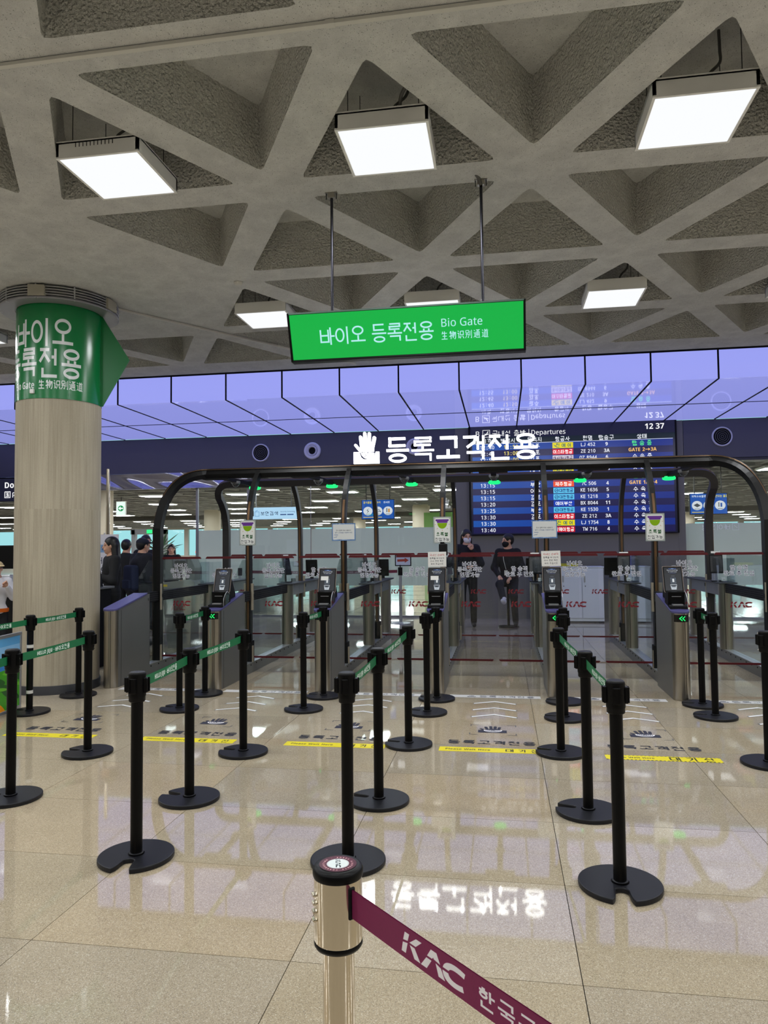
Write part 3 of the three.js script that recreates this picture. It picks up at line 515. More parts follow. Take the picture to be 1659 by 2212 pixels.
function barrier(k) {
  const W = 0.165, x = XC[k], z0 = -7.68, z1 = -8.42;
  const nm = ['leftmost gate barrier with a plain purple sloping cap, next to the concrete column', 'second gate barrier from the left, with a face scanner on its sloping cap', 'third gate barrier from the left, its scanner screen partly covered by a white slip', 'middle gate barrier whose scanner carries a white paper notice below a black camera box', 'gate barrier whose scanner carries a white paper notice, left of the white cabinet', 'gate barrier with the largest scanner, seen almost end on at the right', 'rightmost gate barrier, cut by the right edge of the view'];
  const t = thing('gate_barrier', nm[k], 'gate barrier', [x, 0, 0], 0, 'row of gate barriers');
  // front pedestal
  const nose = []; for (let a = 0; a <= 14; a++) { const th = PI * a / 14; nose.push([-W / 2 * cos(th), z0 + W / 2 * sin(th)]); }
  const skin = (pts, y0, yf) => { const pos = []; for (let i = 0; i + 1 < pts.length; i++) { const [a, b] = pts[i], [c, d] = pts[i + 1]; const A = [a, y0, b], B = [c, y0, d], C = [c, yf(d), d], D = [a, yf(b), b]; for (const v of [A, B, C, A, C, D]) pos.push(...v); } const g = new THREE.BufferGeometry().setAttribute('position', new THREE.Float32BufferAttribute(pos, 3)); g.computeVertexNormals(); const uv = []; let L = 0; for (let i = 0; i + 1 < pts.length; i++) { const l = hypot(pts[i + 1][0] - pts[i][0], pts[i + 1][1] - pts[i][1]); const a = L, b = L + l; L = b; for (const q of [[a, 0], [b, 0], [b, 0.9], [a, 0], [b, 0.9], [a, 0.9]]) uv.push(...q); } g.setAttribute('uv', new THREE.Float32BufferAttribute(uv, 2)); return toCreasedNormals(g, 0.7); };
  const capY = (z) => lerp(0.862, 0.998, clamp((-7.62 - z) / 0.66));
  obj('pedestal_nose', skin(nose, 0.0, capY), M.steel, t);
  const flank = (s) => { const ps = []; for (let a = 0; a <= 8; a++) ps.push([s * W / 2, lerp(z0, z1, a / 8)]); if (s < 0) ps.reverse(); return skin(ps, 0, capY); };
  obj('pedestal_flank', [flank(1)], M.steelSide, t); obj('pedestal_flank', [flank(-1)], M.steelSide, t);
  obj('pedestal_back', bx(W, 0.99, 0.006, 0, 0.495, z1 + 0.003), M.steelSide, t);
  obj('pedestal_seam', [bx(0.004, 0.85, 0.004, 0.03, 0.43, z0 + 0.077), bx(0.0015, 0.85, 0.003, W / 2 + 0.0005, 0.43, z0 - 0.06)], M.blackMatt, t);
  { // sloping cap: a bevelled plate that follows the nose
    const s = new THREE.Shape(), r = W / 2 + 0.006, L = 0.66; s.moveTo(-r, -L); s.lineTo(-r, 0); for (let a = 0; a <= 14; a++) { const th = PI * a / 14; s.lineTo(-r * cos(th), r * 0.95 * sin(th)); } s.lineTo(r, -L); s.closePath();
    const g = extrude(s, 0.014, 0.003).rotateX(-PI / 2); // shape y -> -z
    const p = g.attributes.position;
    for (let i = 0; i < p.count; i++) { const zz = z0 - p.getZ(i); p.setZ(i, zz); p.setY(i, p.getY(i) + capY(zz) - 0.004); }
    for (let i = 0; i < p.count; i += 3) { const q = [p.getX(i), p.getY(i), p.getZ(i)]; p.setXYZ(i, p.getX(i + 1), p.getY(i + 1), p.getZ(i + 1)); p.setXYZ(i + 1, ...q); }
    g.computeVertexNormals(); obj('cap', g, M.cap, t);
  }
  if (k) { // wrapped display with the green arrows
    const pts = []; for (let a = 3; a <= 11; a++) { const th = PI * a / 14; pts.push([-(W / 2 + 0.004) * cos(th), z0 + (W / 2 + 0.004) * sin(th)]); }
    const g = skin(pts, 0.772, () => 0.842), uv = g.attributes.uv; for (let i = 0; i < uv.count; i++) uv.setXY(i, uv.getX(i) / 0.155, uv.getY(i) > 0.5 ? 1 : 0);
    obj('arrow_display', g, matArrow, t);
  } else obj('slot', bx(0.002, 0.03, 0.01, W / 2 + 0.001, 0.93, -8.38), M.blackMatt, t);
  // skirt with bolts
  obj('skirt', [bx(0.1, 0.125, 3.85, 0, 0.0625, -10.33)], M.steelSide, t);
  obj('skirt_lip', bx(0.108, 0.006, 3.85, 0, 0.128, -10.33), M.alu, t);
  const bolts = []; for (let a = 0; a < 18; a++) for (const s of [-1, 1]) bolts.push(cy(0.009, 0.005, 0, 0, 0, 0.009, 10).rotateZ(PI / 2).translate(s * 0.052, 0.1, -8.52 - a * 0.2));
  const bo = obj('bolt', bolts, M.blackMatt, t); bo.userData.kind = 'stuff';
  // rail with its grooves
  obj('rail', [rb(0.06, 0.125, 1.94, 0.006, 0, 0.945, -9.39)], M.blackMatt, t);
  obj('rail_groove', [0.905, 0.93, 0.955, 0.98].map((y) => bx(0.062, 0.003, 1.9, 0, y, -9.39)), M.darkGrey, t);
  // glass above and below the rail
  obj('side_glass', uvMetres(extrude([[8.3, 1.01], [8.3, 1.2], [8.56, 1.4], [10.34, 1.4], [10.34, 1.01]], 0.01).rotateY(PI / 2).translate(-0.005, 0, 0)), M.sideGlass, t);
  obj('side_glass', bx(0.01, 0.74, 1.9, 0, 0.505, -9.39), M.sideGlass, t);
  // rear pedestal: two rounded columns under a long box
  for (const [zc, dir, h] of [[-10.46, 1, 1.0], [-12.02, -1, 1.0]]) {
    const pts = []; for (let a = 0; a <= 20; a++) { const th = 2 * PI * a / 20; pts.push([-0.085 * cos(th), zc + 0.1 * sin(th)]); }
    obj('rear_column', skin(pts, 0.13, () => h), M.steel, t); obj('column_seam', bx(0.006, 0.86, 0.006, -0.035, 0.565, zc + dir * 0.092), M.blackMatt, t);
  }
  obj('rear_box', bx(0.13, 0.16, 1.5, 0, 0.92, -11.24), std({ color: 0x8a8b8e, metalness: 0.6, roughness: 0.45 }), t);
  obj('rear_top', rb(0.24, 0.02, 1.85, 0.006, 0, 1.01, -11.24), M.darkGrey, t);
  obj('rear_panel', bx(0.012, 0.7, 0.5, 0, 0.5, -10.85), M.sideGlass, t);
  obj('acrylic_guard', [bx(0.2, 0.32, 0.004, 0, 1.18, -10.36), bx(0.004, 0.32, 0.34, -0.1, 1.18, -10.53), bx(0.004, 0.32, 0.34, 0.1, 1.18, -10.53)], M.acrylic, t);
  // swing doors
  if (k < 6) { glassDoor(t, 0.06 + doorW / 2 - 0.005, DZ, 1, false); glassDoor(t, 0.06 + doorW / 2 + 0.01, RZ, 1, true); }
  if (k > 0) { glassDoor(t, -0.045 - doorW / 2 + 0.0, DZ, -1, false); glassDoor(t, -0.06 - doorW / 2, RZ, -1, true); }
  return t;
}
for (let k = 0; k < 7; k++) barrier(k);

// ---------------------------------------------------------------- portal frames
function portal(name, label, z0, zBar, mat, yBar, rear) {
  const t = thing(name, label, 'gate frame', [0, 0, 0]), d = Math.sign(zBar - z0), zm = lerp(z0, zBar, 0.35), y0 = 0.13;
  const L = XC[0], Rr = XC[6], path = rear ? [[L, y0, z0], [L, 1.2, z0], ...bez([L, 1.75, z0], [L, 2.15, z0], [L, yBar - 0.2, zBar - 0.1], 10), ...bez([L, yBar - 0.19, zBar - 0.09], [L, yBar, zBar], [L + 0.24, yBar, zBar], 8).slice(1)] : [[L, y0, z0], [L, 1.2, z0], [L, 1.72, z0], ...bez([L, 1.8, z0], [L + 0.02, yBar - 0.02, zm], [L + 0.5, yBar, zBar], 14)];
  const right = path.map(([x, y, z]) => [Rr + L - x, y, z]).reverse();
  obj('top_bar', sweepRect([...path, ...right], 0.09, 0.1, [0, 0, 1]), mat, t);
  const trim = (dx) => [...path.map(([x, y, z]) => [x - 0.052 * (y > 2 ? (yBar - y) / (yBar - 2) : 1), y + (y > 1.9 ? 0.052 * clamp((y - 1.9) / 0.55) : 0), z + dx]), ...right.map(([x, y, z]) => [x + 0.052 * (y > 2 ? (yBar - y) / (yBar - 2) : 1), y + (y > 1.9 ? 0.052 * clamp((y - 1.9) / 0.55) : 0), z + dx])];
  obj('trim_strip', sweepRect(trim(0.035), 0.008, 0.008, [0, 0, 1]), M.bronze, t); obj('trim_strip', sweepRect(trim(-0.015), 0.008, 0.008, [0, 0, 1]), M.bronze, t);
  for (let k = 1; k < 6; k++) {
    const p = [[XC[k], y0, z0], [XC[k], 1.2, z0], ...bez([XC[k], 1.75, z0], [XC[k], 2.22, z0], [XC[k], yBar, zBar], 12)];
    const post = obj('post', sweepRect(p, 0.085, 0.06, [0, 0, 1]), mat, t);
    obj('post_strip', sweepRect(p.map(([x, y, z]) => [x, y, z + 0.0445]), 0.004, 0.026, [0, 0, 1]), M.bronze, post);
    obj('foot', rb(0.1, 0.26, 0.1, 0.005, XC[k], 0.26, z0), M.blackMatt, post);
  }
  return t;
}
const portalA = portal('gate_portal', 'tall black portal frame over the front row of glass doors, carrying the white lettering', DZ, -9.2, M.frame, 2.535);
portal('gate_portal', 'dark grey portal frame over the rear row of glass doors', RZ, -10.75, M.frameRear, 2.54, true);
{ // rails between the two frames with dome cameras and green lamps
  const lamp = (k) => XC[k] + 0.6092;
  for (let k = 0; k < 6; k++) {
    const x = lamp(k), a = obj('lamp_arm', bx(0.07, 0.05, 1.5, x, 2.505, -9.98), M.blackMatt, portalA);
    obj('mount_plate', rb(0.36, 0.03, 0.14, 0.004, x, 2.475, -9.26), M.blackMatt, portalA);
    const dm = obj('dome_camera', lathe([[0.066, 0.02], [0.068, 0], [0.06, -0.018]], 28).translate(x, 2.48, -9.95), M.grey, portalA);
    obj('dome', new THREE.SphereGeometry(0.052, 24, 12, 0, 2 * PI, PI / 2, PI / 2).translate(x, 2.468, -9.95), phys({ color: 0x3c3e42, roughness: 0.08, clearcoat: 1 }), dm);
    const lp = obj('lamp_cap', lathe([[0, 0.05], [0.075, 0.05], [0.08, 0.04], [0.08, -0.01], [0, -0.01]], 28).translate(x, 2.5, -10.78), M.blackMatt, portalA);
    obj('green_lamp', lathe([[0.088, 0.02], [0.09, 0.0], [0.085, -0.022], [0.06, -0.03], [0, -0.032]].map(([r, y]) => [r, y]), 28).translate(x, 2.47, -10.78), M.greenLamp, lp);
  }
}
// white lettering on the front bar: one lit letter at a time
{
  const t = thing('gate_letters', 'glowing white hand emblem and six Korean letters standing on the front portal bar', 'sign letters', [0, 0, 0]);
  const zL = -9.2, yB = 2.612, box3 = (a, b, w, close) => { const A = new THREE.Vector2(...a), B = new THREE.Vector2(...b), d = B.clone().sub(A).normalize(), n = new THREE.Vector2(-d.y, d.x).multiplyScalar(w / 2), e = d.clone().multiplyScalar(close); A.sub(e); B.add(e); return extrude([[A.x + n.x, A.y + n.y], [B.x + n.x, B.y + n.y], [B.x - n.x, B.y - n.y], [A.x - n.x, A.y - n.y]], 0.05); };
  const letter = (ch, x, y, size, w) => {
    const k = size / 100, g = [];
    for (const s of glyph(ch)) {
      if (s.e) { const [a, b, c, d] = s.e, rx = (c - a) / 2 * k, ry = (d - b) / 2 * k, o = new THREE.Shape(), i = new THREE.Path(); o.absellipse(0, 0, rx + w / 2, ry + w / 2, 0, 2 * PI); i.absellipse(0, 0, max(0.004, rx - w / 2), max(0.004, ry - w / 2), 0, 2 * PI); g.push(extrude(o, 0.05, 0, [i]).translate((a + c) / 2 * k, -(b + d) / 2 * k, 0)); } else s.forEach((p, i) => { if (i) g.push(box3([s[i - 1][0] * k, -s[i - 1][1] * k], [p[0] * k, -p[1] * k], w, s.length > 2 && i > 1 && i < s.length - 1 ? w / 2 : i === 1 && s.length > 2 ? 0 : 0)); });
      if (!s.e) for (let i = 1; i + 1 < s.length; i++) g.push(new THREE.BoxGeometry(w, w, 0.05).translate(s[i][0] * k, -s[i][1] * k, 0.025));
    }
    const m = obj('letter', g, M.letter, t); m.position.set(x, y, zL - 0.025); return m;
  };
  [...'등록고객전용'].forEach((ch, i) => letter(ch, -1.45 + i * 0.322, yB + 0.318, 0.31, [0.03, 0.021, 0.036, 0.028, 0.031, 0.029][i]));
  const cap = (a, b, c, d, r) => { const A = new THREE.Vector2(a, b), B = new THREE.Vector2(c, d), an = Math.atan2(B.y - A.y, B.x - A.x), s = new THREE.Shape(); s.absarc(A.x, A.y, r, an + PI / 2, an + PI * 1.5); s.absarc(B.x, B.y, r, an - PI / 2, an + PI / 2); s.closePath(); return extrude(s, 0.05); };
  const plate = new THREE.Shape([[0, 0], [0.33, 0], [0.33, 0.15], [0.29, 0.15], [0.278, 0.11], [0.245, 0.07], [0.19, 0.05], [0.13, 0.055], [0.09, 0.085], [0.07, 0.15], [0, 0.15]].map((p) => new THREE.Vector2(...p)));
  const ringArc = (r) => { const s = new THREE.Shape(); s.absarc(0.18, 0.15, r + 0.006, PI * 1.05, PI * 1.95); s.absarc(0.18, 0.15, r - 0.006, PI * 1.95, PI * 1.05, true); return extrude(s, 0.045); };
  const hand = obj('hand_emblem', [extrude(plate, 0.05), ...[0.08, 0.058, 0.036].map(ringArc), new THREE.TorusGeometry(0.014, 0.005, 6, 18).translate(0.18, 0.142, 0.025), cap(0.105, 0.19, 0.09, 0.345, 0.0185), cap(0.15, 0.2, 0.145, 0.39, 0.0185), cap(0.197, 0.2, 0.205, 0.385, 0.0185), cap(0.24, 0.19, 0.27, 0.33, 0.02), cap(0.085, 0.165, 0.025, 0.24, 0.017), extrude([[0.083, 0.155], [0.262, 0.155], [0.26, 0.215], [0.085, 0.215]], 0.05)], M.letter, t);
  hand.position.set(-1.865, yB, zL - 0.025);
  obj('letter_rail', bx(2.4, 0.02, 0.05, -0.7, yB - 0.018, zL), M.blackMatt, t);
}

// ---------------------------------------------------------------- face scanners on the front pedestals
const screenTex = canvasTex(256, 384, (c, w, h) => {
  fill(c, '#1a1e26', 0, 0, w, h); fill(c, '#10131c', 0, 0, w, 92); fill(c, '#2c4d8c', 70, 8, 116, 14); fill(c, '#8fb4f0', 108, 9, 40, 9);
  write(c, '탑승권/손바닥을', w / 2, 40, 22, { align: 'center', color: '#dfe6f2', w: 0.1 }); write(c, '인식해주세요', w / 2, 68, 22, { align: 'center', color: '#dfe6f2', w: 0.1 }); fill(c, '#3a4f86', 78, 88, 100, 5);
  c.fillStyle = '#474d57'; c.beginPath(); c.ellipse(w / 2, 140, 34, 9, 0, 0, 7); c.fill(); c.fillStyle = '#39434f'; c.fillRect(88, 170, 80, 96); c.fillStyle = '#e8eef2'; c.fillRect(114, 186, 30, 56);
  c.strokeStyle = '#66788c'; c.lineWidth = 5; c.strokeRect(90, 172, 76, 92); c.fillStyle = '#c9d2da'; c.beginPath(); c.moveTo(76, 282); c.lineTo(180, 282); c.lineTo(166, 368); c.lineTo(90, 368); c.fill(); c.fillStyle = '#26303c'; c.beginPath(); c.ellipse(w / 2, 292, 46, 30, 0, 0, PI); c.fill(); c.beginPath(); c.ellipse(w / 2, 300, 30, 40, 0, 0.1, PI - 0.1); c.lineWidth = 6; c.strokeStyle = '#7b8896'; c.stroke();
});
const matScreen = lit(screenTex, 0.75);
const scannerNames = ['', 'black face scanner on the second gate barrier from the left, screen clear', 'black face scanner whose screen shows a small white card', 'black face scanner below the paper notice, centre of the gate row', 'black face scanner with a paper notice, left of the white wall cabinet', 'largest black face scanner, right of the round sign with the green half disc'];
for (let k = 1; k < 6; k++) {
  const t = thing('face_scanner', scannerNames[k], 'scanner', [XC[k], 0, 0], 0, 'face scanners on the gate barriers');
  const tilt = -0.3, head = new THREE.Group(); head.name = 'head'; head.position.set(0, 1.175, -7.935); head.rotation.x = tilt; t.add(head);
  obj('case', rb(0.195, 0.275, 0.03, 0.012, 0, 0, 0, 3), M.black, head);
  obj('bezel', [extrude(roundedRect(0.199, 0.279, 0.014), 0.004, 0, [roundedRect(0.187, 0.267, 0.01)]).translate(0, 0, 0.008)], std({ color: 0x6d635c, metalness: 0.7, roughness: 0.4 }), head);
  obj('screen', plane(0.165, 0.24, 0, 0, 0.0158), matScreen, head);
  obj('fin', extrude([[-0.02, 0.96], [0.0, 1.2], [0.03, 1.26], [0.1, 1.2], [0.22, 1.02], [0.22, 0.985]], 0.1, 0.006).rotateY(PI / 2).translate(-0.05, 0, -7.95), M.blackMatt, t);
  obj('reader', extrude([[-0.02, 0.905], [-0.03, 1.05], [0.12, 1.06], [0.12, 0.93]], 0.15, 0.006).rotateY(PI / 2).translate(-0.075, 0, -7.83), M.black, t);
  obj('card_slot', [bx(0.09, 0.005, 0.003, 0, 1.01, -7.797), bx(0.1, 0.012, 0.05, 0, 0.93, -7.76)], M.alu, t);
  obj('tray', extrude([[0, 0.885], [0.0, 0.915], [0.07, 0.925], [0.09, 0.905]], 0.16, 0.004).rotateY(PI / 2).translate(-0.08, 0, -7.7), M.blackMatt, t);
  obj('guard', [extrude([[-0.02, 0.9], [-0.01, 1.0], [0.09, 1.06], [0.16, 1.03], [0.14, 0.93]], 0.004).rotateY(PI / 2).translate(k === 5 || k < 4 ? 0.087 : 0.087, 0, -7.74)], M.acrylic, t);
  obj('guard_edge', tube([[0.089, 0.9, -7.72], [0.089, 0.99, -7.73], [0.089, 1.06, -7.83], [0.089, 1.03, -7.9]], 0.0035, 24, 6), M.alu, t);
  if (k === 2 || k === 3) { const cd = obj('card', bx(0.085, 0.045, 0.002, k === 2 ? -0.03 : -0.025, 0.02, 0.018), M.white, head); }
}
const paperNote = canvasTex(256, 224, (c, w, h) => { fill(c, '#e4e3df', 0, 0, w, h); write(c, '국내선 손바닥', w / 2, 48, 32, { align: 'center', color: '#b23a3a', w: 0.1 }); ['등록을 하셨는지', '다시 한번 확인', '하여 주십시오'].forEach((s, i) => write(c, s, w / 2, 96 + i * 42, 27, { align: 'center', color: '#33343a', w: 0.11 })); });
for (const [k, label] of [[3, 'white paper notice standing on the centre face scanner'], [4, 'white paper notice standing on the face scanner left of the white wall cabinet']]) {
  const t = thing('paper_notice', label, 'notice', [XC[k], 1.315, -7.985], 0);
  const a = obj('sheet', [plane(0.2, 0.165, 0, 0.085, 0.001), bx(0.2, 0.165, 0.0015, 0, 0.085, 0)], printed(paperNote), t); a.rotation.x = -0.12; a.rotation.z = k === 3 ? 0.01 : 0.02;
}
obj('camera_box', 0 || [rb(0.1, 0.14, 0.07, 0.012, -0.702 + 0.01, 1.5, -8.72, 3), cy(0.025, 0.025, -0.702, 1.58, -8.72), bx(0.06, 0.03, 0.05, -0.7, 1.42, -8.72)], M.blackMatt); tag(scene.children.at(-1), 'black camera box strapped to the post below the middle round-cornered sign', 'camera');

// ---------------------------------------------------------------- tablets and monitors on the rear pedestals
const tabTex = canvasTex(128, 192, (c, w, h) => { fill(c, '#0d1016', 0, 0, w, h); fill(c, '#5c6470', 40, 18, 48, 4); fill(c, '#3f4650', 26, 34, 76, 3); c.strokeStyle = '#566070'; c.lineWidth = 3; c.beginPath(); c.arc(64, 106, 26, -1.2, 1.4); c.stroke(); });
const matTab = lit(tabTex, 0.6);
const tabNames = ['', 'rear tablet turned side on behind the second barrier from the left', 'rear tablet turned away behind the third barrier from the left', 'rear tablet behind the middle barrier under a clear guard', 'rear tablet with a dim ring, right of the seated staff member', 'rear tablet catching a white reflection behind the big scanner', 'rear tablet with a bright small reader, at the far right'];
for (let k = 1; k < 7; k++) {
  const turn = [0, 1.2, 1.5, 1.35, -0.12, -0.3, -0.14][k], t = thing('rear_tablet', tabNames[k], 'tablet', [XC[k] - 0.06, 1.02, -10.62], turn, 'tablets on the rear pedestals'), head = new THREE.Group();
  head.name = 'head'; head.position.set(0, 0.24, 0); head.rotation.x = -0.18; t.add(head);
  obj('case', rb(0.17, 0.26, 0.022, 0.008, 0, 0, 0), M.black, head); obj('screen', plane(0.145, 0.22, 0, 0, 0.0118), matTab, head);
  obj('stem', rodBetween([0, 0.0, -0.02], [0, 0.2, -0.03], 0.016), M.blackMatt, t); obj('foot', rb(0.14, 0.012, 0.12, 0.004, 0, 0.006, 0), M.blackMatt, t);
  obj('card_reader', rb(0.055, 0.05, 0.05, 0.006, 0.075, 0.035, 0.07), k > 3 ? M.white : M.blackMatt, t); obj('reader_lens', cy(0.008, 0.004, 0.08, 0.035, 0.097, 0.008, 12).rotateX(0), M.blackMatt, t);
  obj('label_holder', rb(0.13, 0.035, 0.02, 0.003, 0, 0.4, -0.03), M.acrylic, t); obj('label_slip', bx(0.12, 0.028, 0.002, 0, 0.4, -0.016), M.white, t);
}
for (const [k, label] of [[1, 'black monitor seen from behind at the far end of the second barrier'], [2, 'black monitor seen from behind at the far end of the third barrier'], [5, 'black monitor seen from behind beside the far right tablet'], [4, 'black monitor seen from behind, half hidden by the white-faced tablet']]) {
  const t = thing('monitor', label, 'monitor', [XC[k] - 0.04, 1.02, -12.02], 0, 'monitors at the far ends of the barriers');
  const b = obj('back', rb(0.2, 0.28, 0.03, 0.01, 0, 0.175, 0, 3), M.black, t); b.rotation.x = 0.1; obj('stand', rb(0.05, 0.08, 0.05, 0.006, 0, 0.03, 0), M.blackMatt, t);
}

// ---------------------------------------------------------------- signs on the posts
const goTex = canvasTex(256, 384, (c, w, h) => {
  fill(c, '#9aa49f', 0, 0, w, h); c.fillStyle = '#e6e8e4'; c.beginPath(); c.roundRect(8, 8, w - 16, h - 16, 34); c.fill(); c.strokeStyle = '#33463c'; c.lineWidth = 4; c.beginPath(); c.roundRect(14, 14, w - 28, h - 28, 30); c.stroke();
  c.fillStyle = '#6b3d93'; c.beginPath(); c.moveTo(32, 36); c.lineTo(222, 36); c.lineTo(222, 60); c.lineTo(206, 66); c.lineTo(204, 88); c.lineTo(54, 88); c.lineTo(50, 66); c.lineTo(32, 60); c.fill();
  c.fillStyle = '#86b020'; c.beginPath(); c.ellipse(128, 90, 70, 82, 0, 0, PI); c.fill(); c.strokeStyle = '#c89060'; c.lineWidth = 6; for (const [a, b, d, e] of [[38, 112, 20, 112], [220, 112, 236, 112], [62, 164, 50, 178], [196, 164, 208, 178], [128, 188, 128, 204]]) { c.beginPath(); c.moveTo(a, b); c.lineTo(d, e); c.stroke(); }
  write(c, '초록불', w / 2, 252, 58, { align: 'center', color: '#2c5b34', w: 0.12 }); write(c, '진입가능', w / 2, 328, 50, { align: 'center', color: '#2a2f36', w: 0.1 });
});
const noticeTex = canvasTex(384, 272, (c, w, h) => {
  fill(c, '#6f90bf', 0, 0, w, h); for (let i = 0; i < 60; i++) { c.fillStyle = ['#41659c', '#a9c0de', '#5580b5'][i % 3]; c.fillRect(rnd() * w, i % 2 ? h - 14 - rnd() * 10 : rnd() * 16, 10 + rnd() * 40, 6); } fill(c, '#d9dcdb', 14, 16, w - 28, h - 34);
  write(c, '먼저 등록 후에 이용하기', w / 2, 112, 22, { align: 'center', color: '#3a3f4a', w: 0.1 }); write(c, '앞의 신호등을 이용해주세요', w / 2, 146, 22, { align: 'center', color: '#44597f', w: 0.1 }); fill(c, '#42659a', 34, 178, 64, 7); c.strokeStyle = '#2e4f86'; c.lineWidth = 5; c.beginPath(); c.moveTo(26, 226); c.lineTo(50, 214); c.lineTo(64, 220); c.lineTo(84, 204); c.stroke();
});
const laminate = { roughness: 0.12, roughnessMap: null };
for (const [k, label] of [[1, 'round-cornered sign with purple band and green half disc, leftmost of the three'], [3, 'round-cornered sign with purple band and green half disc, above the black camera box'], [5, 'round-cornered sign with purple band and green half disc, right of the departure board rows']]) {
  const t = thing('post_sign', label, 'sign', [XC[k], 1.735, DZ + 0.05], 0, 'three laminated signs with a green half disc'); obj('card', [extrude(roundedRect(0.222, 0.325, 0.03), 0.004)], M.acrylic, t); obj('print', plane(0.212, 0.318, 0, 0, 0.0055), printed(goTex, laminate), t);
}
for (const [k, label, dx] of [[2, 'laminated notice with a blue patterned border on the third gate post', 0.01], [4, 'laminated notice with a blue patterned border in front of the departure board', -0.02]]) {
  const t = thing('post_notice', label, 'notice', [XC[k] + dx, 1.728, DZ + 0.05], 0); obj('card', bx(0.3, 0.222, 0.003), M.acrylic, t); obj('print', plane(0.29, 0.212, 0, 0, 0.003), printed(noticeTex, laminate), t);
}

// ---------------------------------------------------------------- queue stanchions
const HS = 0.927;
const notch = (r, open) => {                                    // disc outline with a rounded slot from the rim (towards +y)
  const s = new THREE.Shape(), w = open ? 0.036 : 0.027, a0 = PI / 2 + Math.asin((open ? 0.05 : 0.036) / r), a1 = PI / 2 - Math.asin((open ? 0.05 : 0.036) / r) + 2 * PI;
  for (let i = 0; i <= 56; i++) { const a = lerp(a0, a1, i / 56); s[i ? 'lineTo' : 'moveTo'](r * cos(a), r * sin(a)); }
  s.quadraticCurveTo(w, r * 0.86, w, r * 0.62); s.absarc(0, r * 0.5, w * 0.92, 0, -PI, true); s.quadraticCurveTo(-w, r * 0.86, r * cos(a0), r * sin(a0)); s.closePath();
  return s;
};
const discGeo = [false, true].map((o) => extrude(notch(0.18, o), 0.014, 0.005).rotateX(-PI / 2).translate(0, 0.005, 0));   // slot points to -z
function makeStanchion(open) {
  const t = thing('stanchion', '-', 'stanchion', [0, 0, 0], 0, 'black queue stanchions');
  obj('base', discGeo[open ? 1 : 0], M.base, t);
  obj('collar', lathe([[0.0, 0.026], [0.04, 0.026], [0.032, 0.034], [0, 0.034]], 28), M.base, t);
  obj('pole', cy(0.0295, HS - 0.16, 0, 0.024 + (HS - 0.16) / 2, 0, 0.0295, 28), M.black, t);
  obj('head', lathe([[0.0, HS - 0.15], [0.036, HS - 0.15], [0.041, HS - 0.145], [0.041, HS - 0.125], [0.0435, HS - 0.12], [0.0435, HS - 0.012], [0.04, HS - 0.004], [0.034, HS], [0, HS - 0.004]], 36), M.black, t);
  for (const a of [0, PI / 2, PI, 1.5 * PI]) { const g = obj('belt_clip', [rb(0.036, 0.075, 0.016, 0.004, 0, HS - 0.066, 0.047), bx(0.006, 0.07, 0.008, -0.015, HS - 0.064, 0.056), bx(0.006, 0.07, 0.008, 0.015, HS - 0.064, 0.056)], M.black, t); g.rotation.y = a; }
  obj('rivet', [cy(0.0035, 0.004, 0, 0, 0, 0.0035, 10).rotateX(PI / 2).translate(0.022, HS - 0.02, 0.0385), cy(0.0035, 0.004, 0, 0, 0, 0.0035, 10).rotateX(PI / 2).translate(0.022, HS - 0.136, 0.036)], M.chrome, t);
  return t;
}
const protos = [makeStanchion(false), makeStanchion(true)], used = [false, false];
// x, z, turn of the slot (0 = away from the camera, PI = towards it), label
const ST = {
  a1: [-3.053, -4.197, 1.6, 'black stanchion nearest the left edge, its round base cut off'], a2: [-3.134, -5.189, 1.5, 'black stanchion standing on the leftmost yellow tape, right end of its green belt'],
  b1: [-1.837, -3.488, PI + 0.05, 'large black stanchion at the front of the left queue, base slot facing the camera'], b2: [-1.932, -4.331, 1.35, 'black stanchion between two green belts in the left queue'], b3: [-1.954, -5.344, 1.45, 'black stanchion ending the left queue belts, in front of the second barrier'],
  z1: [-4.465, -6.394, 1.5, 'black stanchion with white tape rings beside the poster stand'], z2: [-4.46, -7.2, 1.5, 'black stanchion against the foot of the concrete column'],
  c1: [-3.088, -6.69, 1.4, 'black stanchion with a short belt, left of the second barrier'], c2: [-3.134, -7.41, 1.4, 'black stanchion touching the second barrier, right end of a short belt'],
  d1: [-1.89, -6.813, 1.35, 'black stanchion with a short belt, left of the third barrier'], d2: [-1.845, -7.42, 1.4, 'black stanchion in front of the third barrier, its head over the green arrows'],
  e1: [-0.773, -3.584, PI, 'black stanchion whose base is hidden behind the steel post with the red belt'], e2: [-0.764, -4.443, 1.35, 'black stanchion between two green belts in the middle queue'], e3: [-0.743, -5.712, 1.4, 'black stanchion at the far end of the middle queue belts, between two yellow tapes'],
  f1: [-0.709, -6.807, 1.3, 'black stanchion with a short belt, left of the middle barrier'], f2: [-0.675, -7.42, 1.4, 'black stanchion in front of the middle barrier below the paper notice'],
  g1: [0.501, -3.499, PI - 0.05, 'large black stanchion at the front of the right queue, base slot facing the camera'], g2: [0.466, -4.419, 1.3, 'black stanchion between two green belts in the right queue'], g3: [0.406, -5.624, 1.35, 'black stanchion ending the right queue belts, on the end of a yellow tape'],
  h1: [0.528, -6.733, 1.4, 'black stanchion without a visible belt, half hidden behind the right queue posts'], h2: [0.582, -7.42, 1.4, 'black stanchion nearest the barrier left of the white wall cabinet'],
  i1: [1.86, -7.42, 1.4, 'black stanchion beside the largest scanner, left end of a short belt'], i2: [1.846, -6.939, 1.4, 'black stanchion at the right end of the short belt beside the largest scanner'],
  j1: [1.815, -5.53, PI + 0.75, 'black stanchion cut by the right edge of the view'],
};
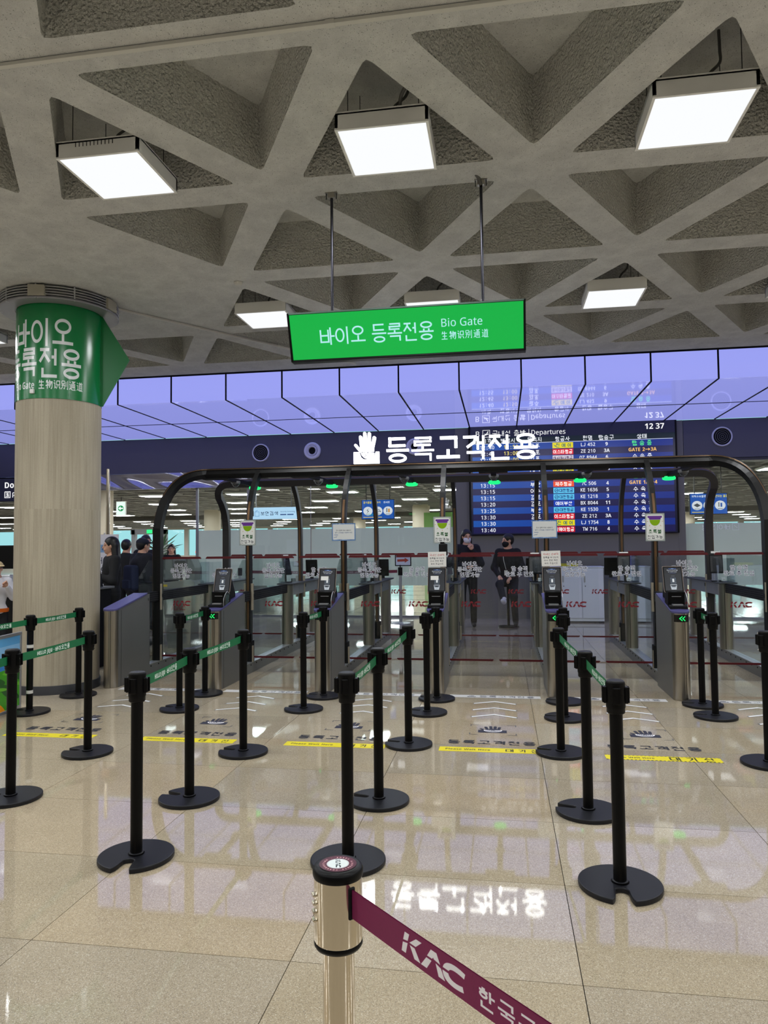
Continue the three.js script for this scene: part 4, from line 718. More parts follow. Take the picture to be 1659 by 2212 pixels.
for (const k of Object.keys(ST)) {
  const [x, z, turn, label] = ST[k], o = turn > 2.5 ? 1 : 0;
  let t = protos[o];
  if (used[o]) t = dup(protos[o], [x, 0, z], turn, label); else { used[o] = true; t.position.set(x, 0, z); t.rotation.y = turn; t.userData.label = label; }
  if (k === 'z1') for (const y of [0.63, 0.2]) obj('tape_ring', cy(0.0302, 0.03, 0, y, 0, 0.0302, 28), M.offWhite, t);
}
// green belts with their lettering
const beltTex = canvasTex(1024, 64, (c, w, h) => { fill(c, '#0c6a3e', 0, 0, w, h); for (let i = 0; i < 500; i++) { c.fillStyle = i % 2 ? '#0e7144' : '#0a6038'; c.fillRect(rnd() * w, rnd() * h, 14, 1); } write(c, 'HELLO JEJU · 바이오전용', w / 2, h / 2 + 1, 44, { align: 'center', color: '#f0f4f0', w: 0.13, sx: 1.0 }); });
const matBelt = std({ map: beltTex, roughness: 0.55 });
function strip(A, B, y, h, mat, name, label, cat, group, sag = 0, r0 = 0.045, u0 = 0, u1 = 1) {   // a belt from A to B (x, z), A at the picture's left
  const t = thing(name, label, cat, [0, 0, 0], 0, group), a = V(A[0], 0, A[1]), b = V(B[0], 0, B[1]), d = b.clone().sub(a), L = d.length(); d.normalize();
  const n = V(d.z, 0, -d.x); if (n.dot(V(-a.x, 0, -a.z)) < 0) n.negate();
  const s = a.clone().addScaledVector(d, r0), e = b.clone().addScaledVector(d, -r0), N = 16;
  for (const side of [1, -1]) {
    const pos = [], uv = [], P = (i, k) => { const q = s.clone().lerp(e, i / N).addScaledVector(n, side * 0.0012); return [q.x, y + k * h / 2 - sag * 4 * (i / N) * (1 - i / N), q.z]; };
    for (let i = 0; i < N; i++) {
      const c = [[i, -1], [i + 1, -1], [i + 1, 1], [i, 1]], f = side > 0 === (V().crossVectors(d, V(0, 1, 0)).dot(n) > 0) ? [0, 1, 2, 0, 2, 3] : [0, 2, 1, 0, 3, 2];
      for (const m of f) { pos.push(...P(...c[m])); uv.push(side > 0 ? lerp(u0, u1, c[m][0] / N) : lerp(u1, u0, c[m][0] / N), (c[m][1] + 1) / 2); }
    }
    const g = new THREE.BufferGeometry().setAttribute('position', new THREE.Float32BufferAttribute(pos, 3)); g.setAttribute('uv', new THREE.Float32BufferAttribute(uv, 2)); g.computeVertexNormals();
    obj(side > 0 ? 'band_front' : 'band_back', g, mat, t);
  }
  return t;
}
const YB = HS - 0.066;
const belt = (A, B, label) => strip(ST[A] || A, ST[B] || B, YB, 0.052, matBelt, 'queue_belt', label, 'belt', 'green queue belts with white lettering', 0.004);
belt([-2.96, -3.2], 'a1', 'green belt leaving the view at the left edge, nearest the camera'); belt('a1', 'a2', 'green belt in front of the poster stand and the concrete column');
belt([-4.47, -5.45], 'z1', 'green belt above the poster stand, cut by the left edge'); belt('z1', 'z2', 'green belt crossing the foot of the concrete column');
belt('b1', 'b2', 'green belt at the front of the left queue, nearest part'); belt('b2', 'b3', 'green belt at the back of the left queue, in front of the second barrier');
belt('c1', 'c2', 'short green belt left of the second barrier'); belt('d1', 'd2', 'short green belt left of the third barrier');
belt('e1', 'e2', 'green belt at the front of the middle queue'); belt('e2', 'e3', 'green belt at the back of the middle queue'); belt('f1', 'f2', 'shortest green belt, left of the middle barrier');
belt('g2', 'g1', 'green belt at the front of the right queue'); belt('g3', 'g2', 'green belt at the back of the right queue'); belt('i1', 'i2', 'short green belt to the right of the largest scanner');

// ---------------------------------------------------------------- steel post in front with the dark red belt
{
  const x = -0.345, z = -1.5, t = thing('steel_post', 'polished steel belt post nearest the camera, with a round emblem on its cap', 'stanchion', [x, 0, z], 0), top = 0.893;
  obj('base', lathe([[0, 0.03], [0.05, 0.03], [0.15, 0.012], [0.165, 0.006], [0.165, 0], [0, 0]], 48), M.chrome, t);
  obj('pole', cy(0.0325, 0.72, 0, 0.37, 0, 0.0325, 40), M.chrome, t);
  obj('head', lathe([[0.047, 0.745], [0.0495, 0.75], [0.0495, top - 0.017]], 48), M.chrome, t);
  obj('lower_ring', lathe([[0.03, 0.736], [0.047, 0.736], [0.05, 0.741], [0.05, 0.747], [0.047, 0.75]], 48), M.black, t);
  obj('cap', lathe([[0.0505, top - 0.018], [0.052, top - 0.014], [0.052, top - 0.004], [0.048, top + 0.003], [0.04, top + 0.004], [0, top + 0.004]], 48), M.black, t);
  const emblem = canvasTex(512, 512, (c, w, h) => {
    fill(c, '#4a1226', 0, 0, w, h); c.fillStyle = '#3a0e1c'; c.beginPath(); c.arc(256, 256, 250, 0, 7); c.fill(); c.fillStyle = '#55152c'; c.beginPath(); c.arc(256, 256, 238, 0, 7); c.fill();
    c.fillStyle = '#d6dedc'; c.beginPath(); c.arc(256, 256, 152, 0, 7); c.fill(); c.strokeStyle = '#8b9a98'; c.lineWidth = 4; c.beginPath(); c.arc(256, 256, 140, 0, 7); c.stroke();
    c.save(); c.translate(256, 256); c.rotate(PI / 2); kac(c, -118, -38, 70, '#20242a'); c.restore();
    [...'KOREA AIRPORTS CORPORATION · '].forEach((ch, i, all) => { c.save(); c.translate(256, 256); c.rotate(i / all.length * 2 * PI); c.fillStyle = '#d8b8b0'; c.font = 'bold 38px sans-serif'; c.textAlign = 'center'; c.textBaseline = 'middle'; c.fillText(ch, 0, -196); c.restore(); });
  });
  const em = obj('emblem', new THREE.CircleGeometry(0.0385, 40).rotateX(-PI / 2).rotateY(0.25).translate(0, top + 0.0048, 0), std({ map: emblem, roughness: 0.25 }), t);
  const dir = [0.72, 0.694], ang = Math.atan2(dir[0], dir[1]);
  const slot = obj('slot', [rb(0.016, 0.064, 0.01, 0.004, 0, 0.836, 0.0475)], M.blackMatt, t); slot.rotation.y = ang;
  const bolts = []; for (let k = 0; k < 4; k++) bolts.push(rb(0.016, 0.005, 0.009, 0.0015, 0.004, 0.795 + k * 0.0165, 0.0505)); const bl = obj('notch', bolts, M.chrome, t); bl.rotation.y = -1.12;
  const tex = canvasTex(2048, 128, (c, w, h) => { fill(c, '#760a46', 0, 0, w, h); for (let i = 0; i < 900; i++) { c.fillStyle = i % 2 ? '#74124540' : '#620d3850'; c.fillRect(rnd() * w, rnd() * h, 2, 14); } kac(c, 300, 22, 84, '#e8e4e4'); write(c, '한국공항공사', 640, h / 2 + 2, 74, { color: '#e8e4e4', w: 0.12 }); kac(c, 1400, 22, 84, '#e8e4e4'); });
  strip([x, z], [x + dir[0] * 1.25, z + dir[1] * 1.25], 0.836, 0.056, std({ map: tex, roughness: 0.6 }), 'red_belt', 'dark red belt with white letters running from the steel post to the lower right', 'belt', undefined, 0.006, 0.05);
}

// ---------------------------------------------------------------- stickers on the floor, lane by lane
const laneName = ['leftmost', 'second', 'third', 'fourth', 'fifth', 'rightmost'], fromLeft = (k) => (k === 0 || k === 5 ? laneName[k] + ' lane' : laneName[k] + ' lane from the left');
const handTex = canvasTex(512, 512, (c, w, h) => { c.clearRect(0, 0, w, h); handMark(c, 120, 120, 260, '#26283a', '#e9e9ee'); c.strokeStyle = '#4a4a50'; c.lineWidth = 10; for (const [a, b, d, e] of [[14, 60, 1, 1], [498, 60, -1, 1], [14, 460, 1, -1], [498, 460, -1, -1]]) { c.beginPath(); c.moveTo(a + d * 90, b); c.lineTo(a, b); c.lineTo(a, b + e * 60); c.stroke(); } });
const wordTex = canvasTex(1024, 176, (c, w, h) => { c.clearRect(0, 0, w, h); write(c, '등록고객전용', w / 2, h / 2, 150, { align: 'center', color: '#24252e', w: 0.16, gap: 0.08 }); });
const tapeTex = canvasTex(1024, 128, (c, w, h) => { fill(c, '#e8d81c', 0, 0, w, h); write(c, 'Please Wait Here', 58, h / 2, 66, { color: '#26281c', sx: 0.86 }); write(c, '대', 640, h / 2, 84, { color: '#26281c', w: 0.14 }); write(c, '기', 760, h / 2, 84, { color: '#26281c', w: 0.14 }); write(c, '선', 880, h / 2, 84, { color: '#26281c', w: 0.14 }); });
const tapeTex2 = canvasTex(1024, 128, (c, w, h) => { fill(c, '#e8d81c', 0, 0, w, h); c.fillStyle = '#26281c'; for (let x = 0; x < w; x += 36) { c.fillRect(x, 0, 18, 8); c.fillRect(x, h - 8, 18, 8); } write(c, 'Please Wait Here', 40, h / 2, 60, { color: '#26281c', sx: 0.86 }); for (const [s, x] of [['대', 570], ['기', 720], ['선', 870]]) write(c, s, x, h / 2, 104, { color: '#26281c', w: 0.14 }); });
const stripTex = canvasTex(1024, 144, (c, w, h) => { fill(c, '#e4e3e2', 0, 0, w, h); handMark(c, 210, 30, 84, '#3a3c44', '#e4e3e2'); write(c, '등록고객전용', 340, h / 2, 96, { color: '#4a4c54', w: 0.13, gap: 0.1 }); });
const flat = (w, d) => new THREE.PlaneGeometry(w, d).rotateX(-PI / 2);
const chevron = (grow, z) => { const s = new THREE.Shape([[-0.2 - grow, -0.02 - grow], [0, 0.085 - grow * 0.6], [0.2 + grow, -0.02 - grow], [0.2 + grow, 0.018 + grow], [0, 0.12 + grow], [-0.2 - grow, 0.018 + grow]].map((p) => new THREE.Vector2(...p))); return new THREE.ShapeGeometry(s).rotateX(-PI / 2).translate(0, z, 0); };
for (let k = 0; k < 6; k++) {
  const x = XC[k] + 0.6092, at = (o, z, y = 0.0012) => { o.position.set(x - 0.008, y, z); return o; }, L = fromLeft(k);
  if (k < 5) {
    at(tag(obj('hand_sticker', flat(0.4, 0.42), decal(handTex, { roughness: 0.7 })), 'dark hand emblem in corner brackets on the floor of the ' + L, 'floor sticker', 'hand emblems on the floor'), -6.27);
    at(tag(obj('word_sticker', flat(0.74, 0.127), decal(wordTex, { roughness: 0.7 })), 'dark Korean lettering on the floor above the yellow tape, ' + L, 'floor sticker', 'dark lettering on the floor'), -5.86);
    at(tag(obj('yellow_tape', bx(0.8, 0.0014, 0.115), printed(k === 4 ? tapeTex2 : tapeTex, { roughness: 0.35 })), k === 4 ? 'yellow waiting tape with dashed black edges, fifth lane from the left' : 'plain edged yellow waiting tape in the ' + L, 'floor tape', 'yellow waiting tapes'), k === 4 ? -5.58 : -5.65, 0.001);
    const uv = scene.children.at(-1).geometry.attributes.uv, nn = scene.children.at(-1).geometry.attributes.normal, pp = scene.children.at(-1).geometry.attributes.position;
    for (let i = 0; i < uv.count; i++) uv.setXY(i, pp.getX(i) / 0.8 + 0.5, 0.5 - pp.getZ(i) / 0.115);
  }
  [-6.72, -7.0, -7.28].forEach((z, i) => {
    const t = thing('chevron_sticker', (['nearest', 'middle', 'farthest'][i]) + ' of three white arrow stickers on the floor, ' + L, 'floor sticker', [x - 0.004, 0.001, z], 0, 'white arrow stickers');
    obj('outline', chevron(0.008, 0), std({ color: 0x55534e, roughness: 0.4 }), t); obj('arrow', chevron(0, 0.0008), std({ color: 0xf0f0f0, roughness: 0.35 }), t);
  });
  at(tag(obj('strip_sticker', flat(0.92, 0.125), printed(stripTex, { roughness: 0.35 })), 'white strip with dark lettering across the gate entrance, ' + L, 'floor sticker', 'white lettered strips at the gate entrances'), -7.62);
}

// ---------------------------------------------------------------- green hanging sign
{
  const t = thing('hanging_sign', 'lit green box sign with white Korean, English and Chinese lettering hung from two rods', 'sign', [0, 0, 0]);
  const xl = -1.644, xr = 0.206, yt = 3.384, yb = 3.046, zt = -5.5, zb = -5.63, zc = -5.66, w = xr - xl, xm = (xl + xr) / 2;
  const prof = [[zt, yt], [2 * zc - zt, yt], [2 * zc - zb, yb], [zb, yb]], face = extrude(prof.map(([z, y]) => [-z, y]), w - 0.02).rotateY(PI / 2).translate(xl + 0.01, 0, 0);
  obj('box', uvMetres(face), std({ color: 0x1d4030, roughness: 0.4, metalness: 0.4 }), t);
  const capG = () => extrude([[-zt - 0.012, yt + 0.006], [-(2 * zc - zt) + 0.012, yt + 0.006], [-(2 * zc - zb) + 0.012, yb - 0.01], [-zb - 0.012, yb - 0.01]], 0.012).rotateY(PI / 2);
  obj('end_cap', capG().translate(xl - 0.002, 0, 0), M.black, t); obj('end_cap', capG().translate(xr - 0.01, 0, 0), M.black, t);
  const tex = canvasTex(2048, 408, (c, W, H) => {
    fill(c, '#00b445', 0, 0, W, H); write(c, '바이오 등록전용', 262, H / 2 + 4, 172, { color: '#b8f0f4', w: 0.085, gap: -0.06, sx: 0.86 });
    c.fillStyle = '#b8f0f4'; c.font = '96px sans-serif'; c.textBaseline = 'middle'; c.fillText('Bio Gate', 1340, 148); write(c, '生物识别通道', 1340, 258, 84, { color: '#b8f0f4', w: 0.085, sx: 0.8 });
  });
  const tilt = Math.atan2(zt - zb, yt - yb), H = hypot(zt - zb, yt - yb) - 0.012;
  const f = obj('light_face', plane(w - 0.03, H, 0, 0, 0), lit(tex, 0.95, { roughness: 0.3 }), t); f.position.set(xm, (yt + yb) / 2, (zt + zb) / 2 + 0.004); f.rotation.x = tilt;
  obj('bottom_rail', rb(w, 0.014, 0.075, 0.004, xm, yb - 0.005, zc), M.black, t); obj('top_rail', [bx(w, 0.012, 0.02, xm, yt + 0.004, zt - 0.005)], std({ color: 0x5d7068, metalness: 0.6, roughness: 0.3 }), t);
  for (const [x, z] of [[-1.305, -5.62], [-0.112, -5.62]]) {
    obj('rod', cy(0.0115, HC - yt - 0.02, x, (HC + yt) / 2 - 0.01, z, 0.0115, 16), std({ color: 0x3a3a40, metalness: 0.9, roughness: 0.25 }), t);
    const b = obj('bracket', [rb(0.06, 0.04, 0.045, 0.005, x, HC - 0.022, z), bx(0.1, 0.006, 0.05, x, HC - 0.003, z)], std({ color: 0x9a978f, metalness: 0.6, roughness: 0.4 }), t);
    for (const s of [-1, 1]) obj('bolt', cy(0.004, 0.05, x + s * 0.042, HC - 0.028, z + 0.01, 0.004, 8), M.darkGrey, b);
  }
  obj('power_cable', tube([[-0.112, HC - 0.05, -5.6], [-0.125, HC - 0.01, -5.58], [-0.16, HC + 0.02, -5.52], [-0.2, HC + 0.1, -5.46], [-0.2, HC + 0.3, -5.44]], 0.013, 24, 8), M.cable, t);
}

// ---------------------------------------------------------------- departure board
{
  const t = thing('departure_board', 'large blue departure board with rows of flights behind the gates', 'display', [1.445, 2.92, -15.52]), W = 4.14, H = 2.3;
  obj('casing', rb(W + 0.08, H + 0.02, 0.06, 0.008, 0, 0, -0.035), M.black, t);
  const rows = ['12:40|12:50|광주|진에어|LJ 452|9|탑 승 중', '12:45|13:00|김포|이스타항공|ZE 210|3A|GATE 2→3A', '12:55|13:00|김포|아시아나항공|OZ 8944|6|수 속 중', '13:00||부산|진에어|LJ 566|7|수 속 중', '13:05||대구|진에어|LJ 438|12|수 속 중', '13:05||김포|제주항공|7C 116|1A|탑 승 중', '13:15||부산|제주항공|7C 506|4|GATE 1A→4', '13:15||여수|대한항공|KE 1636|5|수 속 중', '13:15||김포|대한항공|KE 1218|3|수 속 중', '13:20||김포|에어부산|BX 8044|11|수 속 중', '13:25||부산|대한항공|KE 1530|1|수 속 중', '13:30||김포|이스타항공|ZE 212|3A|수 속 중', '13:30||김포|진에어|LJ 1754|8|수 속 중', '13:40||김포|티웨이항공|TW 716|4|수 속 중'];
  const look = { 진에어: ['#e8d818', '#2f6a70'], 이스타항공: ['#e0182c', '#fff'], 아시아나항공: ['#d8d0dc', '#5a4a70'], 제주항공: ['#f0502c', '#fff'], 대한항공: ['#5cc4f0', '#0f3c7c'], 에어부산: ['#0f3cb4', '#fff'], 티웨이항공: ['#d01428', '#fff'] };
  const tex = canvasTex(2048, 1138, (c, w, h) => {
    fill(c, '#12132c', 0, 0, w, h); fill(c, '#06181c', 0, 130, w, 58);
    const X = [0.085, 0.205, 0.325, 0.462, 0.585, 0.675, 0.845].map((v) => v * w), o = (s) => ({ align: 'center', color: '#f2f4fa', w: 0.125, ...s });
    write(c, 'B', 52, 84, 84, { color: '#fff', bold: false }); c.strokeStyle = '#fff'; c.lineWidth = 5; c.strokeRect(132, 46, 72, 72); c.lineWidth = 9; c.beginPath(); c.moveTo(144, 100); c.lineTo(194, 84); c.moveTo(150, 84); c.lineTo(166, 92); c.lineTo(188, 58); c.stroke();
    write(c, '국내선 출발', 228, 84, 64, { color: '#fff', w: 0.09 }); fill(c, '#fff', 604, 48, 5, 72); write(c, 'Departures', 626, 84, 76, { color: '#fff', bold: false });
    c.fillStyle = '#fff'; c.font = 'bold 78px sans-serif'; c.textAlign = 'center'; c.fillText('12 37', w * 0.905, 62);
    ['시각', '변경시각', '목적지', '항공사', '편명', '탑승구', '상태'].forEach((s, i) => write(c, s, X[i], 160, 50, o()));
    fill(c, '#d8e0ff', 20, 188, w - 40, 5);
    rows.forEach((r, i) => {
      const y = 194 + i * 66.6, [a, b, d, e, f, g, s] = r.split('|'), gr = c.createLinearGradient(0, 0, w, 0); gr.addColorStop(0, i % 2 ? '#1c1a4a' : '#1b52a8'); gr.addColorStop(0.6, i % 2 ? '#1a1848' : '#16348e'); gr.addColorStop(1, i % 2 ? '#19184c' : '#152a80');
      c.fillStyle = gr; c.fillRect(20, y, w - 40, 66.6);
      const m = y + 34; write(c, a, X[0], m, 56, o({ mono: true })); if (b) write(c, b, X[1], m, 56, o({ mono: true, color: '#f4e070' })); write(c, d, X[2], m, 52, o());
      fill(c, look[e][0], X[3] - 104, y + 4, 208, 58); write(c, e, X[3] + (e === '진에어' ? 18 : e === '대한항공' ? 26 : 0), m, e === '대한항공' ? 36 : 44, o({ color: look[e][1], w: 0.13, gap: e === '진에어' ? 0.4 : 0.02, sx: e === '아시아나항공' ? 0.72 : e.length > 4 ? 0.88 : 0.95 }));
      if (e === '대한항공') { c.strokeStyle = '#0f3c7c'; c.lineWidth = 5; c.beginPath(); c.arc(X[3] - 72, m, 18, 0, 7); c.stroke(); c.beginPath(); c.moveTo(X[3] - 84, m + 8); c.quadraticCurveTo(X[3] - 74, m - 10, X[3] - 70, m); c.quadraticCurveTo(X[3] - 66, m + 10, X[3] - 58, m - 8); c.stroke(); }
      if (e === '진에어') { c.fillStyle = '#2f6a70'; c.beginPath(); c.moveTo(X[3] - 96, m - 12); c.lineTo(X[3] - 70, m + 4); c.lineTo(X[3] - 54, m - 16); c.lineTo(X[3] - 72, m + 16); c.closePath(); c.fill(); }
      write(c, f, X[4], m, 52, o({ mono: true, sx: 0.92 })); write(c, g, X[5], m, 52, o()); write(c, s, X[6], m, 52, o({ color: s[0] === '탑' ? '#58f08c' : s[0] === 'G' ? '#ffc86a' : '#f2f4fa' }));
    });
  });
  obj('screen', plane(W, H, 0, 0, 0), lit(tex, 0.95, { roughness: 0.2 }), t);
}

// ---------------------------------------------------------------- concrete column, its collar, wrap sign and vent ring
const CX = -4.974, CZ = -7.598, CR = 0.45;
{
  const g = cy(CR, HC - 0.02, CX, HC / 2 - 0.01, CZ, CR, 72), uv = g.attributes.uv; for (let i = 0; i < uv.count; i++) uv.setXY(i, uv.getX(i) * 2.83, uv.getY(i) * 2.2);
  const c = struct('column', g, M.column); obj('base_band', lathe([[CR + 0.012, 0], [CR + 0.012, 0.09], [CR, 0.094]], 72).translate(CX, 0.001, CZ), M.darkGrey, c);
  const s = thing('column_sign', 'green wrap sign with white lettering and an arrow plate round the concrete column', 'sign', [CX, 0, CZ]);
  const y0 = 3.19, y1 = 4.24, toCam = Math.atan2(-CX, -CZ);                                   // direction of the camera from the column, about +y from +z
  const tex = canvasTex(2048, 1024, (k, w, h) => {
    fill(k, '#04743a', 0, 0, w, h);
    write(k, '바이오', 1075, 320, 330, { color: '#e2e6e8', w: 0.105, align: 'center', gap: -0.02 }); write(k, '등록전용', 1040, 645, 330, { color: '#e2e6e8', w: 0.105, align: 'center', gap: -0.02 });
    write(k, '生物识别通道', 1040, 876, 112, { color: '#e2e6e8', w: 0.1, gap: -0.02 }); k.fillStyle = '#e2e6e8'; k.font = 'bold 104px sans-serif'; k.textAlign = 'right'; k.textBaseline = 'middle'; k.fillText('Bio Gate', 985, 880);
  });
  const half = 1.62, start = toCam - half - 0.52, wrap = new THREE.CylinderGeometry(CR + 0.006, CR + 0.006, y1 - y0, 64, 1, true, start, 2 * half);
  obj('wrap', wrap.translate(0, (y0 + y1) / 2, 0), std({ map: tex, roughness: 0.22, side: THREE.DoubleSide }), s);
  obj('wrap_back', lathe([[CR + 0.003, y0], [CR + 0.003, y1]], 64), std({ color: 0x04743a, roughness: 0.22 }), s);
  const arrow = extrude([[0, y0], [0, y1 + 0.0], [0.02, y1 + 0.0], [0.325, 3.74], [0.03, y0]].map(([a, b]) => [a, b]), 0.02, 0);
  const ar = obj('arrow_plate', arrow, std({ color: 0x04743a, roughness: 0.35 }), s); ar.position.set(cos(toCam) * 0.43 + sin(toCam) * 0.12, 0, -sin(toCam) * 0.43 + cos(toCam) * 0.12); ar.rotation.y = 0.3;
  const dt = obj('sensor', rb(0.05, 0.05, 0.03, 0.008), M.white, s); dt.position.set(sin(toCam - 0.62) * (CR + 0.018), y0 + 0.075, cos(toCam - 0.62) * (CR + 0.018)); dt.rotation.y = toCam - 0.62;
  const v = thing('vent_ring', 'grey slatted ring with square speakers round the top of the concrete column', 'vent', [CX, 0, CZ]), R = 0.634, yb = 4.232, yt = HC - 0.004;
  obj('bottom_plate', lathe([[CR + 0.02, yb + 0.02], [CR + 0.02, yb], [R - 0.012, yb], [R, yb + 0.008], [R, yb + 0.024], [R - 0.02, yb + 0.026]], 72), std({ color: 0x8e8e94, metalness: 0.3, roughness: 0.45 }), v);
  for (let k = 0; k < 4; k++) obj('slat', lathe([[R - 0.03, yb + 0.04 + k * 0.029], [R - 0.002, yb + 0.038 + k * 0.029], [R, yb + 0.044 + k * 0.029], [R - 0.002, yb + 0.052 + k * 0.029], [R - 0.03, yb + 0.05 + k * 0.029]], 72), M.alu, v);
  obj('core', cy(CR + 0.012, yt - yb - 0.03, 0, (yt + yb) / 2 + 0.01, 0, CR + 0.012, 48), M.alu, v);
  for (let k = 0; k < 10; k++) { const a = toCam - 1.02 + k * 0.62, m = obj('divider', bx(0.016, yt - yb, 0.03, 0, (yt + yb) / 2, R - 0.016), M.alu, v); m.rotation.y = a; }
  for (const a of [-0.38, 0.98, -1.7]) { const b = obj('speaker', extrude([[-0.085, 0], [0.085, 0], [0.08, 0.105], [-0.085, 0.108]], 0.09, 0.004), std({ color: 0xa9a598, roughness: 0.6 }), v); b.position.set(sin(toCam + a) * (R - 0.075), yb + 0.03, cos(toCam + a) * (R - 0.075)); b.rotation.y = toCam + a; }
}
tag(obj('smoke_detector', [lathe([[0, -0.03], [0.03, -0.03], [0.042, -0.02], [0.045, -0.008], [0.05, -0.006], [0.05, 0], [0, 0]], 32)], M.offWhite), 'small round white smoke detector on the solid concrete slab', 'detector').position.set(-2.743, HC, -7.369);
// cable channels under the ceiling
function duct(a, b, label) { const t = thing('cable_channel', label, 'cable channel', [0, 0, 0]), A = V(...a), B = V(...b), L = A.distanceTo(B), m = obj('channel', bx(0.03, 0.02, L), M.offWhite, t); m.position.set((A.x + B.x) / 2, HC - 0.016, (A.z + B.z) / 2); m.rotation.y = Math.atan2(B.x - A.x, B.z - A.z); for (const u of [0.3, 0.62]) { const c = obj('joint_clip', bx(0.038, 0.025, 0.05), M.offWhite, t); c.position.copy(A.clone().lerp(B, u).setY(HC - 0.016)); c.rotation.y = m.rotation.y; } }
duct([-4.45, HC, -7.87], [-2.2, HC, -11.0], 'thin cable channel running from the vent ring across the slab to the soffit');
duct([-6.2, HC, -3.75], [2.4, HC, -3.72], 'thin cable channel along the nearest concrete rib at the top of the view');

{ const t = thing('junction_box', 'black cable box with a dangling grey cable in the coffer above the green sign', 'cable box', [-0.5, HC + DEEP - 0.06, -4.42]); obj('box', [rb(0.09, 0.07, 0.07, 0.02), rb(0.06, 0.06, 0.06, 0.02, 0.06, 0.0, 0.02)], M.blackMatt, t); obj('cable', tube([[0.02, -0.02, 0], [0.03, -0.12, -0.03], [0.0, -0.22, -0.1], [-0.1, -0.3, -0.2], [-0.12, -0.38, -0.26]], 0.012, 24, 6), M.cable, t); }

// ---------------------------------------------------------------- people: smooth distance fields meshed by surface nets
function nets(f, lo, hi, h) {
  const n = [0, 1, 2].map((k) => Math.ceil((hi[k] - lo[k]) / h) + 1), [nx, ny, nz] = n, val = new Float32Array(nx * ny * nz), id = (i, j, k) => (k * ny + j) * nx + i;
  for (let k = 0; k < nz; k++) for (let j = 0; j < ny; j++) for (let i = 0; i < nx; i++) val[id(i, j, k)] = f(lo[0] + i * h, lo[1] + j * h, lo[2] + k * h);
  const vert = new Int32Array(nx * ny * nz).fill(-1), P = [];
  for (let k = 0; k + 1 < nz; k++) for (let j = 0; j + 1 < ny; j++) for (let i = 0; i + 1 < nx; i++) {
    let m = 0, sx = 0, sy = 0, sz = 0, inside = 0;
    const c = [val[id(i, j, k)], val[id(i + 1, j, k)], val[id(i, j + 1, k)], val[id(i + 1, j + 1, k)], val[id(i, j, k + 1)], val[id(i + 1, j, k + 1)], val[id(i, j + 1, k + 1)], val[id(i + 1, j + 1, k + 1)]];
    for (const v of c) if (v < 0) inside++;
    if (!inside || inside === 8) continue;
    for (let a = 0; a < 8; a++) for (const b of [a | 1, a | 2, a | 4]) if (b !== a && (c[a] < 0) !== (c[b] < 0)) { const t = c[a] / (c[a] - c[b]), q = (s) => lerp((a >> s) & 1, (b >> s) & 1, t); sx += q(0); sy += q(1); sz += q(2); m++; }
    vert[id(i, j, k)] = P.length / 3; P.push(lo[0] + (i + sx / m) * h, lo[1] + (j + sy / m) * h, lo[2] + (k + sz / m) * h);
  }
  const I = [], quad = (a, b, c, d, flip) => { if (a < 0 || b < 0 || c < 0 || d < 0) return; flip ? I.push(a, c, b, a, d, c) : I.push(a, b, c, a, c, d); };
  for (let k = 1; k + 1 < nz; k++) for (let j = 1; j + 1 < ny; j++) for (let i = 1; i + 1 < nx; i++) {
    const v = val[id(i, j, k)] < 0;
    if (v !== val[id(i + 1, j, k)] < 0) quad(vert[id(i, j - 1, k - 1)], vert[id(i, j, k - 1)], vert[id(i, j, k)], vert[id(i, j - 1, k)], !v);
    if (v !== val[id(i, j + 1, k)] < 0) quad(vert[id(i - 1, j, k - 1)], vert[id(i - 1, j, k)], vert[id(i, j, k)], vert[id(i, j, k - 1)], !v);
    if (v !== val[id(i, j, k + 1)] < 0) quad(vert[id(i - 1, j - 1, k)], vert[id(i, j - 1, k)], vert[id(i, j, k)], vert[id(i - 1, j, k)], !v);
  }
  const g = new THREE.BufferGeometry().setAttribute('position', new THREE.Float32BufferAttribute(P, 3)); g.setIndex(I);
  const N = new Float32Array(P.length), e = h * 0.6;
  for (let i = 0; i < P.length; i += 3) { const [x, y, z] = [P[i], P[i + 1], P[i + 2]], a = f(x + e, y, z) - f(x - e, y, z), b = f(x, y + e, z) - f(x, y - e, z), c = f(x, y, z + e) - f(x, y, z - e), l = hypot(a, b, c) || 1; N[i] = a / l; N[i + 1] = b / l; N[i + 2] = c / l; }
  g.setAttribute('normal', new THREE.BufferAttribute(N, 3)); g.setAttribute('uv', new THREE.BufferAttribute(new Float32Array(P.length / 3 * 2), 2));
  return g;
}
const smin = (a, b, k) => { const h = max(k - abs(a - b), 0) / k; return min(a, b) - h * h * k * 0.25; };
const cap3 = (x, y, z, a, b, r0, r1) => { const dx = b[0] - a[0], dy = b[1] - a[1], dz = b[2] - a[2], t = clamp(((x - a[0]) * dx + (y - a[1]) * dy + (z - a[2]) * dz) / (dx * dx + dy * dy + dz * dz || 1e-9)); return hypot(x - a[0] - dx * t, y - a[1] - dy * t, z - a[2] - dz * t) - lerp(r0, r1, t); };
const ell = (x, y, z, c, r) => { const k = hypot((x - c[0]) / r[0], (y - c[1]) / r[1], (z - c[2]) / r[2]), m = hypot((x - c[0]) / r[0] ** 2, (y - c[1]) / r[1] ** 2, (z - c[2]) / r[2] ** 2); return k * (k - 1) / (m || 1e-9); };
const field = (parts, k) => (x, y, z) => { let d = 9; for (const p of parts) { const v = p.length === 2 ? ell(x, y, z, p[0], p[1]) : cap3(x, y, z, p[0], p[1], p[2], p[3]); d = d > 8 ? v : smin(d, v, k); } return d; };
